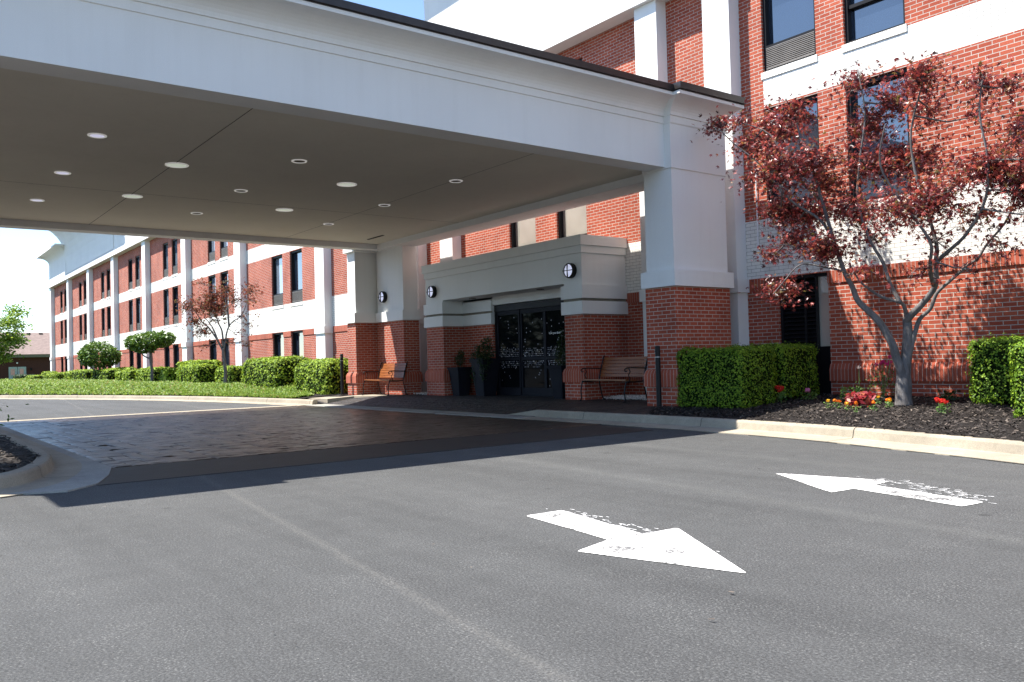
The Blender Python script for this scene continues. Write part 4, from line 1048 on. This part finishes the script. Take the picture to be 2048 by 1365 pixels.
SK = {'T': [(-6.50, .28), (-6.50, .45), (-6.49, .65), (-6.49, .80)],
'L': [(-6.50, .55), (-6.52, .78), (-6.59, .99), (-6.64, 1.18), (-6.80, 1.48), (-6.97, 1.67), (-7.16, 1.86), (-7.25, 2.09), (-7.36, 2.30), (-7.51, 2.75), (-7.67, 3.33), (-7.86, 4.01), (-8.07, 4.62)],
'M': [(-6.48, .55), (-6.46, .80), (-6.42, 1.10), (-6.40, 1.39), (-6.41, 1.56)],
'M1': [(-6.41, 1.53), (-6.43, 1.69), (-6.50, 1.79), (-6.78, 1.89), (-6.98, 2.03), (-7.13, 2.17), (-7.27, 2.42)],
'M1b': [(-6.49, 1.78), (-6.63, 2.05), (-6.74, 2.40), (-6.88, 2.65), (-6.99, 2.92), (-7.11, 3.40), (-7.05, 4.00), (-6.94, 4.66), (-7.03, 5.37)],
'M2': [(-6.41, 1.50), (-6.36, 1.58), (-6.19, 1.73), (-6.01, 1.93), (-5.96, 2.07), (-5.96, 2.31), (-5.94, 2.59), (-6.08, 3.15), (-6.21, 3.68), (-6.24, 4.27), (-6.01, 5.00)],
'M2b': [(-6.00, 2.00), (-6.04, 2.17), (-6.03, 2.36), (-6.04, 2.65), (-6.44, 3.29), (-6.73, 3.86), (-6.63, 4.43)],
'R': [(-6.45, .72), (-6.41, .95), (-6.35, 1.17), (-6.28, 1.38), (-6.21, 1.54), (-6.06, 1.67), (-5.96, 1.88), (-5.78, 2.03), (-5.56, 2.20), (-5.38, 2.32), (-5.26, 2.49), (-4.96, 2.84), (-4.81, 3.41)],
'R2': [(-5.95, 2.28), (-5.92, 2.35), (-5.73, 2.49), (-5.51, 2.68), (-5.26, 3.09), (-5.21, 3.62), (-5.29, 4.25), (-5.24, 4.71)],
'LL': [(-7.28, 2.19), (-7.36, 2.32), (-7.71, 2.43), (-8.13, 2.52), (-8.44, 2.30), (-8.69, 2.07)],
'LL2': [(-7.70, 2.47), (-8.01, 2.70), (-8.42, 2.88), (-8.81, 2.84)],
'L3': [(-7.51, 2.75), (-7.76, 3.19), (-8.30, 3.60), (-8.86, 4.29), (-9.36, 4.74), (-9.70, 5.10)],
'L4': [(-7.75, 3.51), (-8.28, 4.09), (-8.64, 4.75), (-9.24, 5.10)]}
RD = {'T': (.130, .100), 'L': (.078, .018), 'M': (.092, .062), 'M1': (.035, .012), 'M1b': (.032, .010), 'M2': (.060, .010), 'M2b': (.035, .008), 'R': (.045, .012), 'R2': (.035, .008), 'LL': (.02, .006), 'LL2': (.014, .005), 'L3': (.025, .006), 'L4': (.02, .006)}
YO = {'T': 0, 'L': -.7, 'M': 0, 'M1': -.5, 'M1b': -.2, 'M2': -.5, 'M2b': -1.2, 'R': .1, 'R2': -.7, 'LL': -.7, 'LL2': -.7, 'L3': -1.2, 'L4': -.5}
YT = 12.0; lim = {}
start = {'L': 'T', 'M': 'T', 'R': 'T', 'M1': 'M', 'M1b': 'M1', 'M2': 'M', 'M2b': 'M2', 'R2': 'M2', 'LL': 'L', 'LL2': 'LL', 'L3': 'L', 'L4': 'L'}
def yat(name, i, n):
    base_ = YT
    if name in start and start[name] != 'T': base_ += YO[start[name]]*.5
    return base_+YO[name]*(i/(n-1))
def near(x, z, y): k_ = y/12.0; return (x*k_, y, 1.08+(z-1.08)*k_)      # keeps a limb slender in outline as it leans off the wall
for nm, pts in SK.items(): lim[nm] = ([near(x, z, yat(nm, i, len(pts)) if nm != 'T' else YT) for i, (x, z) in enumerate(pts)], *RD[nm])
BL = [(-9.71,5.10,0.22,0.16,1),(-9.15,4.69,0.39,0.30,1),(-9.29,5.11,0.26,0.10,.8),(-8.44,4.78,0.50,0.40,1.2),(-8.05,5.02,0.40,0.22,1),(-8.47,4.12,0.60,0.45,1.2),(-7.91,4.09,0.50,0.50,1.2),(-8.49,3.47,0.50,0.39,1.2),(-7.94,3.30,0.65,0.43,1.2),(-7.69,2.71,0.43,0.35,1.2),(-7.31,3.30,0.35,0.26,.7),(-7.08,5.23,0.26,0.39,.8),(-6.87,4.49,0.35,0.43,1.1),(-6.46,4.76,0.35,0.43,1.1),(-6.08,5.02,0.35,0.30,1.1),(-5.96,4.49,0.22,0.30,.9),(-6.73,3.86,0.58,0.43,1.2),(-6.20,3.75,0.50,0.50,1.2),(-6.45,3.14,0.75,0.43,1.1),(-7.08,3.16,0.50,0.39,1),(-5.87,3.19,0.43,0.39,1.1),(-5.27,4.65,0.22,0.30,.8),(-5.22,4.23,0.26,0.35,.7),(-4.93,4.56,0.30,0.17,.8),(-5.18,3.55,0.50,0.50,1.1),(-4.80,3.94,0.26,0.43,1),(-4.75,3.17,0.43,0.52,1.1),(-5.40,2.91,0.43,0.35,.6),(-5.89,2.63,0.70,0.35,.45),(-8.54,2.14,0.39,0.26,1.1),(-8.72,2.75,0.35,0.15,.8),(-7.11,2.33,0.32,0.14,.6),(-6.26,2.24,0.52,0.22,.4),(-5.10,2.45,0.43,0.32,.45),(-5.46,2.17,0.45,0.2,.25),
      (-4.3,3.6,.5,.5,1),(-4.2,2.9,.4,.4,.8),(-6.9,2.75,.4,.3,.5),(-8.2,2.95,.45,.25,.9),(-7.6,3.75,.35,.3,1)]
maple('red_maple', (-6.5, YT, .30), lim, [(*near(x, z, 11.6+random.uniform(-.65, .6)), rx, rz, d) for x, z, rx, rz, d in BL], 'multi-stemmed red-leaved maple with smooth grey trunk growing in the mulch bed', None, 'maple', 50, .108, 1.1, .1, lob=5, ymax=13.3)
# small maple on the wing bank
def px2(b0, sc, pts, p0, yk=0): return [(b0[0]+(x-p0[0])/sc*.6, b0[1]+(x-p0[0])/sc*.8*.75+yk*i, b0[2]+(p0[1]-y)/sc) for i, (x, y) in enumerate(pts)]
B0 = (-33.05, 10.9, .44); P0 = (455, 768)
sk2 = {'T': [(455, 772), (457, 745), (454, 715), (452, 695)], 'a': [(453, 702), (440, 680), (428, 665), (415, 650), (400, 640), (385, 620), (365, 600), (350, 615)], 'b': [(454, 697), (458, 680), (465, 655), (480, 640), (500, 630), (515, 600)], 'c': [(440, 680), (425, 650), (405, 630)], 'd': [(453, 692), (450, 660), (440, 640), (430, 600), (420, 570)], 'e': [(468, 652), (465, 620), (460, 590), (470, 560)]}
lim2 = {k_: (px2(B0, 51.5, v_, P0), .075 if k_ == 'T' else .042, .055 if k_ == 'T' else .010) for k_, v_ in sk2.items()}
bs = [(365, 610, 22, 25, 1.3), (380, 640, 18, 18, 1.2), (410, 610, 30, 22, 1.4), (430, 590, 30, 20, 1.3), (440, 615, 25, 20, 1.3), (405, 660, 15, 15, 1), (400, 560, 15, 8, .6), (470, 580, 12, 18, 1), (485, 600, 22, 22, .9), (500, 630, 16, 12, .7), (525, 580, 20, 18, 1), (520, 600, 20, 10, .7), (520, 648, 20, 6, .5), (500, 665, 20, 7, .6), (515, 690, 15, 5, .5), (440, 640, 20, 8, .6), (460, 560, 8, 8, .4), (420, 570, 15, 10, .7), (478, 680, 22, 8, .4), (400, 690, 16, 5, .3)]
bl2 = [(*px2(B0, 51.5, [(x, y)], P0)[0], rx/51.5, rz/51.5, d) for x, y, rx, rz, d in bs]
maple('bronze_maple', B0, lim2, bl2, 'small sparse bronze-leaved maple in front of the hotel wing windows', None, 'smaple', 16, .15, .9, .09, twig=.008, lob=3, ymax=13.0)

def topiary(base, rx, rz, h0, label, blobs, n, limbs_, leafsz=.12):
    t_ = thing('topiary_tree', base, label, 'tree', 'umbrella topiary trees on the juniper bank')
    tr = MB()
    for pts, a, b_ in limbs_: limb(tr, [(base[0]+x*.6, base[1]+x*.8, base[2]+z) for x, z in pts], a, b_, 7)
    tr.build('trunk', 'bark', t_, smooth=True); C_ = []; 
    tot = sum(b_[2]*b_[3] for b_ in blobs)
    for (u, z, ru, rz_) in blobs:
        m_ = int(n*ru*rz_/tot); d = RNG.normal(0, 1, (m_, 3)); d /= np.linalg.norm(d, axis=1)[:, None]; rr = RNG.uniform(.55, 1.0, m_)**.6
        for q, r_ in zip(d, rr):
            k_ = 1+.18*noise.noise((q[0]*2.5+u, q[1]*2.5, q[2]*2.5+z))
            C_.append((base[0]+u*.6+q[0]*ru*r_*k_, base[1]+u*.8*.7+q[1]*ru*.8*r_*k_, base[2]+z+q[2]*rz_*r_*k_))
    V_, F_ = leafmesh(C_, leafsz, 1, asp=.6, droop=.5); mesh_obj('crown', V_, F_, 'topi', t_)
# view scale: nearer ~ 39 px/m, farther ~ 31 px/m in the full photograph
topiary((-44.3, 11.0, .50), 1.3, .5, 1.6, 'nearer umbrella-shaped topiary tree, flat-topped on a thin crooked trunk', [(-.15, 2.07, 1.15, .44), (-1.1, 1.98, .62, .40), (.85, 2.12, .68, .38), (-.4, 1.75, .7, .34)], 5200,
        [([(0, -.3), (.03, .5), (-.03, 1.2), (.0, 1.7)], .08, .06), ([(-.02, 1.15), (-.4, 1.35), (-.6, 1.75)], .04, .03), ([(0, 1.5), (.3, 1.8)], .04, .03)], .14)
topiary((-57.8, 11.3, .60), 1.4, .75, 1.0, 'farther rounder topiary tree with a dense glossy crown on a short trunk', [(-.1, 1.55, 1.35, .84), (-1.0, 1.45, .75, .58), (.95, 1.4, .75, .58)], 5200,
        [([(0, -.3), (0, .3), (.02, .9)], .10, .08), ([(0, .45), (-.5, .75), (-.7, 1.2)], .05, .03), ([(0, .55), (.45, .8), (.6, 1.2)], .04, .03)], .17)
# broad tree at the left edge of the photograph
t_ = thing('broadleaf_tree', (-101.0, 9.3, 0), 'light green leafy tree cut by the left edge, in front of the brown building', 'tree')
tr = MB(); limb(tr, [(-101.0, 9.3, -.2), (-101.0, 9.2, 1.5), (-100.8, 9.0, 3.2), (-100.6, 9.1, 6.5)], .25, .08)
for dx, dy, z in ((1, 1.8, 6), (-1, -1.5, 6.5), (.5, 2.4, 3.8), (0, -2, 4), (1, .6, 7.5), (0, 2.2, 5)): limb(tr, [(-100.9, 9.1, 2.2+.3*z*.4), (-100.9+dx*.5, 9.1+dy*.6, z*.7+1), (-100.9+dx, 9.1+dy, z)], .07, .02, 6)
tr.build('trunk', 'bark', t_, smooth=True); C_ = []
for _ in range(44):
    c = np.array([-100.8+RNG.normal(0, 1.3), 9.3+RNG.uniform(-3.3, 3.4), RNG.uniform(2.6, 8.4)])
    w_ = 1-abs((c[2]-5.6)/3.6)**2*.6; c[1] = 9.0+(c[1]-9.0)*w_; m_ = 190
    d = RNG.normal(0, 1, (m_, 3))*np.array([.6, .55, .28]); C_ += (c+d).tolist()
V_, F_ = leafmesh(C_, .32, 1, asp=.6, droop=1.0); mesh_obj('crown', V_, F_, 'ltree', t_)

# ------------------------------------------------------------------ far building
fb_ = thing('brown_building', (-115, 14, 0), 'low brown brick building with grey-brown hipped roof beyond the hotel', 'building')
a = MB(); a.box(-128, -115, -14, 40, 0, 3.02); a.build('wall', 'farbrick', fb_)
a = MB(); a.box(-128.6, -114.5, -14.5, 40.5, 3.02, 3.36); a.build('fascia', 'fascia', fb_)
a = MB(); a.face([(-114.4, -14.6, 3.37), (-114.4, 40.6, 3.37), (-121, 37, 6.2), (-121, -11, 6.2)]); a.face([(-128.7, 40.6, 3.37), (-128.7, -14.6, 3.37), (-121, -11, 6.2), (-121, 37, 6.2)])
a.face([(-114.4, 40.6, 3.37), (-128.7, 40.6, 3.37), (-121, 37, 6.2)]); a.face([(-128.7, -14.6, 3.37), (-114.4, -14.6, 3.37), (-121, -11, 6.2)])
rf = a.build('roof', 'shingle', fb_)
for y in (14.15, 15.5, 16.85, 11.5): q = MB(); q.box(-120.9, -120.4, y-.2, y+.2, 5.9, 6.12); q.build('roof_vent', 'dark', rf)
q = MB(); q.lathe((-119.6, 14.9, 5.4), [(.07, 0), (.07, .45), (.12, .45), (.12, .5)], 8); q.build('vent_pipe', 'white', rf)
for y in (12.7, 13.62):
    d_ = MB(); d_.box(-114.98, -114.93, y, y+.88, .15, 1.92); d_ = d_.build('door', 'fdoor', fb_)
    q = MB(); q.box(-114.93, -114.91, y+.2, y+.62, .95, 1.70); q.build('pane', 'curtain', d_)
q = MB(); q.box(-115, -114.8, 14.9, 15.1, 1.5, 1.75); q.build('wall_light', 'frame', fb_)
q = MB(); q.box(-115, -114.85, 13.5, 13.65, 2.3, 2.45); q.build('wall_light', 'white', fb_)
lw = MB(); lw.prism([(-114.9, -14), (-114.9, 40), (-104, 40), (-104, 14), (-101, 11), (-103, -14)], -.05, .12); tag(lw.build('lawn', 'grass'), kind='structure')
lk_ = MB(); lk_.prism([(-103.4, 14), (-100.4, 11), (-100.8, -14), (-103, -14), (-101, 11), (-104, 14)], -.05, .14); tag(lk_.build('far_kerb', 'kerb'), kind='structure')

# ------------------------------------------------------------------ planters by the doors
def planter(x, y, w0, w1, h, label, grow):
    zb = .217; t_ = thing('planter', (x, y, zb), label, 'planter', 'tapered planters at the doors')
    b_ = MB()
    def fr(z0, a0, z1, a1):
        p0 = [(x-a0, y-a0, z0), (x+a0, y-a0, z0), (x+a0, y+a0, z0), (x-a0, y+a0, z0)]; p1 = [(x-a1, y-a1, z1), (x+a1, y-a1, z1), (x+a1, y+a1, z1), (x-a1, y+a1, z1)]
        for i in range(4): j = (i+1) % 4; b_.face([p0[i], p0[j], p1[j], p1[i]])
        return p1
    A = lambda q: (w0+(w1-w0)*q)/2
    b_.face([(x-A(0), y+A(0), zb), (x+A(0), y+A(0), zb), (x+A(0), y-A(0), zb), (x-A(0), y-A(0), zb)])
    fr(zb, A(0), zb+h*.9, A(.9)); p1 = fr(zb+h*.9, A(.9)+.02, zb+h, A(1)+.03)
    fr(zb+h, A(1)+.03, zb+h+.001, A(1)-.02); fr(zb+h, A(1)-.02, zb+h-.06, A(1)-.03); fr(zb+h*.9, A(.9), zb+h*.9+.001, A(.9)+.02)
    b_.build('pot', 'planter', t_)
    r_ = MB()
    for (q0, q1) in ((.08, .42), (.48, .84)):           # raised frames round two recessed panels on each side
        for sgn in (-1, 1):
            for ax in (0, 1):
                z0, z1 = zb+h*q0, zb+h*q1; a0, a1 = A(q0), A(q1)
                def pt(u, z, a_, o): return (x+u*a_, y+sgn*(a_+o), z) if ax == 0 else (x+sgn*(a_+o), y+u*a_, z)
                for (u0_, u1_, za, zb_, aa, ab) in ((-.8, -.72, z0, z1, a0, a1), (.72, .8, z0, z1, a0, a1), (-.8, .8, z0, z0+.02, a0, A(q0+.03)), (-.8, .8, z1-.02, z1, A(q1-.03), a1)):
                    r_.face([pt(u0_, za, aa, .008), pt(u1_, za, aa, .008), pt(u1_, zb_, ab, .008), pt(u0_, zb_, ab, .008)])
    r_.build('panel_moulding', 'planter', t_)
    s_ = MB(); s_.face([(x-A(1)+.03, y-A(1)+.03, zb+h-.05), (x+A(1)-.03, y-A(1)+.03, zb+h-.05), (x+A(1)-.03, y+A(1)-.03, zb+h-.05), (x-A(1)+.03, y+A(1)-.03, zb+h-.05)]); s_.build('soil', 'soil', t_)
    grow(x, y, zb+h-.05)
def potplant(name, x, y, z, label, blobs, n, sz, mat='dgreen'):
    t_ = thing(name, (x, y, z), label, 'plant'); C_ = []; tot = sum(b_[3]**2 for b_ in blobs); tr = MB()
    for dx, dy, dz, r_, rz in blobs:
        m_ = int(n*r_*r_/tot); d = RNG.normal(0, 1, (m_, 3)); d /= np.linalg.norm(d, axis=1)[:, None]; rr = RNG.uniform(.4, 1, m_)[:, None]; C_ += (np.array([x+dx, y+dy, z+dz])+d*rr*np.array([r_, r_, rz])).tolist()
        tr.tube([(x, y, z-.02), (x+dx*.6, y+dy*.6, z+abs(dz)*.6), (x+dx, y+dy, z+dz)], .008, 5)
    tr.build('stem', 'bark', t_); V_, F_ = leafmesh(C_, sz, 1, asp=.5); mesh_obj('leaves', V_, F_, mat, t_)
planter(-18.75, 12.38, .30, .46, .74, 'dark slate planter at the left brick return of the portico', lambda x, y, z: potplant('potted_shrub', x, y, z, 'small dark shrub in the left planter', [(0, 0, .22, .16, .2), (.05, 0, .4, .10, .12)], 500, .05))
planter(-17.75, 12.48, .36, .54, .95, 'tall dark planter left of the doors under a trailing plant', lambda x, y, z: potplant('trailing_plant', x, y, z, 'bushy trailing plant spilling from the tall planter left of the doors', [(0, -.05, .2, .32, .28), (-.25, -.1, .05, .2, .2), (.25, -.2, 0, .22, .25), (.28, -.25, -.3, .12, .25), (-.2, -.25, -.35, .10, .25), (.1, 0, .42, .2, .2)], 1500, .07))
planter(-14.62, 12.40, .30, .46, .74, 'dark slate planter right of the doors against the portico pillar', lambda x, y, z: potplant('conical_shrub', x, y, z, 'dark conical evergreen in the planter right of the doors', [(0, 0, .2, .19, .25), (0, 0, .5, .15, .25), (0, 0, .75, .08, .2)], 900, .05))

# pebbles
def pebbles(x0, x1, y0, y1, n, label):
    V_ = []; F_ = []
    for _ in range(n):
        x, y = random.uniform(x0, x1), random.uniform(y0, y1); e = 1-abs((y-y0)/(y1-y0)-.6); r_ = random.uniform(.012, .028); z = .215+.05*e+random.uniform(-.01, .02); i = len(V_)
        V_ += [(x-r_, y, z), (x+r_, y+.003, z), (x, y-r_*.8, z), (x, y+r_*.8, z), (x, y, z+r_*.7), (x, y, z-r_*.7)]
        for t1, t2 in ((0, 2), (2, 1), (1, 3), (3, 0)): F_.append((i+t1, i+t2, i+4)); F_.append((i+t2, i+t1, i+5))
    tag(mesh_obj('white_pebbles', V_, F_, 'pebble'), kind='stuff', label=label, cat='pebbles')
pebbles(-13.4, -11.7, 12.45, 13.25, 1600, 'white pebbles behind the shaded bench'); pebbles(-20.8, -20.0, 12.1, 13.2, 500, 'white pebbles between rear pier and portico')

# ------------------------------------------------------------------ flowers and bedding plants
def flower(name, x, y, label, heads, hcol, spread=.10, h=.16, hr=.035, n=45, leaf='fleaf', lsz=.055, cat='flower', grp='bedding plants in the mulch bed'):
    z = mz(x, y); t_ = thing(name, (x, y, z), label, cat, grp); st = MB(); C_ = []
    for _ in range(n):
        a = random.random()*6.283; r_ = spread*random.random()**.6; C_.append((x+math.cos(a)*r_, y+math.sin(a)*r_, z+random.uniform(.02, h*.75)))
    V_, F_ = leafmesh(C_, lsz, 1, asp=.6, droop=.6); mesh_obj('leaves', V_, F_, leaf, t_)
    for i in range(heads):
        a = random.random()*6.283; r_ = spread*.7*random.random()**.5 if heads > 1 else 0; c = Vector((x+math.cos(a)*r_, y+math.sin(a)*r_, z+h*random.uniform(.85, 1.1)))
        hr_ = hr*.8; st.tube([(x, y, z-.01), (x+(c.x-x)*.6, y+(c.y-y)*.6, z+h*.5), c], .004, 4)
        d = RNG.normal(0, 1, (26, 3)); d /= np.linalg.norm(d, axis=1)[:, None]; P = np.array(c)+d*hr_*np.array([1, 1, .7])*RNG.uniform(.6, 1.25, (26, 1))
        V_, F_ = leafmesh(P, hr_*.95, 1, asp=.8, normal_fn=d, jit=.2); mesh_obj('blossom', V_, F_, hcol, t_)
    if st.v: st.build('stem', 'fleaf', t_)
    return t_
flower('zinnia', -8.56, 11.96, 'red-orange round flowers, leftmost in the bed beside the shaded hedge', 3, 'pet_red', .09, .24, .055)
flower('geranium', -8.39, 12.46, 'pink flower heads on pale green leaves, second from the left in the bed', 2, 'pet_pink', .14, .18, .05, 60)
mg = [(-7.35, 11.41, 'small yellow marigold at the left end of the marigolds', 'pet_yellow', 1), (-7.22, 11.45, 'large yellow-orange marigold next to the leftmost small one', 'pet_orange', 2), (-6.87, 11.12, 'yellow marigold in front of the red coleus, left side', 'pet_yellow', 1), (-6.67, 11.03, 'lowest orange marigold in front of the red coleus', 'pet_orange', 1), (-6.50, 11.18, 'orange marigold just right of the red coleus', 'pet_orange', 1), (-6.95, 12.1, 'tall yellow marigold behind the red coleus', 'pet_yellow', 1), (-6.50, 11.6, 'small yellow marigold below the maple trunk', 'pet_yellow', 1), (-6.58, 11.75, 'orange marigold pair at the foot of the maple trunk', 'pet_orange', 2)]
for x, y, lb, c_, nh in mg: flower('marigold', x, y, lb, nh, c_, .06, .13, .034, 22, lsz=.04)
flower('coleus', -6.98, 11.62, 'dark red coleus with broad leaves in the middle of the bed', 0, 'pet_red', .20, .30, n=120, leaf='rleaf', lsz=.11, cat='plant')
flower('leafy_plant', -7.6, 12.5, 'green broad-leaved plant behind the marigolds against the wall', 0, 'pet_red', .20, .28, n=90, lsz=.10, cat='plant')
flower('leafy_plant', -6.15, 12.6, 'dull green seedling in the shade right of the maple trunk', 0, 'pet_red', .15, .22, n=50, leaf='dgreen', lsz=.08, cat='plant')
flower('celosia', -5.51, 11.15, 'bright red celosia right of the maple in tree shade', 3, 'pet_red', .10, .18, .05, 45)
rs = flower('rose_bush', -7.35, 12.95, 'rose bush with magenta blooms against the sunlit brick', 7, 'pet_mag', .26, .62, .045, 190, lsz=.05, cat='shrub')
flower('rose_bush', -7.85, 13.1, 'spindly rose with pale pink bloom left of the magenta rose bush', 1, 'pet_white', .10, .45, .04, 20, lsz=.04, cat='shrub')
# plants on the left island
t_ = thing('island_shrub', (-17.6, 1.0, .15), 'green leafy sprig poking in at the left edge above the island', 'shrub'); C_ = (np.array([-17.6, 1.15, .48])+RNG.normal(0, 1, (420, 3))*np.array([.35, .30, .16])).tolist()
V_, F_ = leafmesh(C_, .10, 1, asp=.35); mesh_obj('leaves', V_, F_, 'fleaf', t_)
st = MB(); [st.tube([(-17.6, 1.0, .1), (-17.6+dx, 1.15+dy, .6)], .01, 5) for dx, dy in ((.2, .1), (-.2, 0), (0, .2))]; st.build('stem', 'bark', t_)

# ------------------------------------------------------------------ wooded edge of the lot, behind the viewer (seen only in reflections)
C_ = []
for _ in range(150):
    c = np.array([RNG.uniform(-170, 60), RNG.uniform(-62, -50), RNG.uniform(1, 8.5)]); C_ += (c+RNG.normal(0, 1, (60, 3))*np.array([2.2, 1.8, 1.3])).tolist()
V_, F_ = leafmesh(C_, 1.5, 1, asp=.8); tag(mesh_obj('far_woods', V_, F_, 'dgreen'), kind='stuff', label='dark wooded edge across the parking lot', cat='woods')
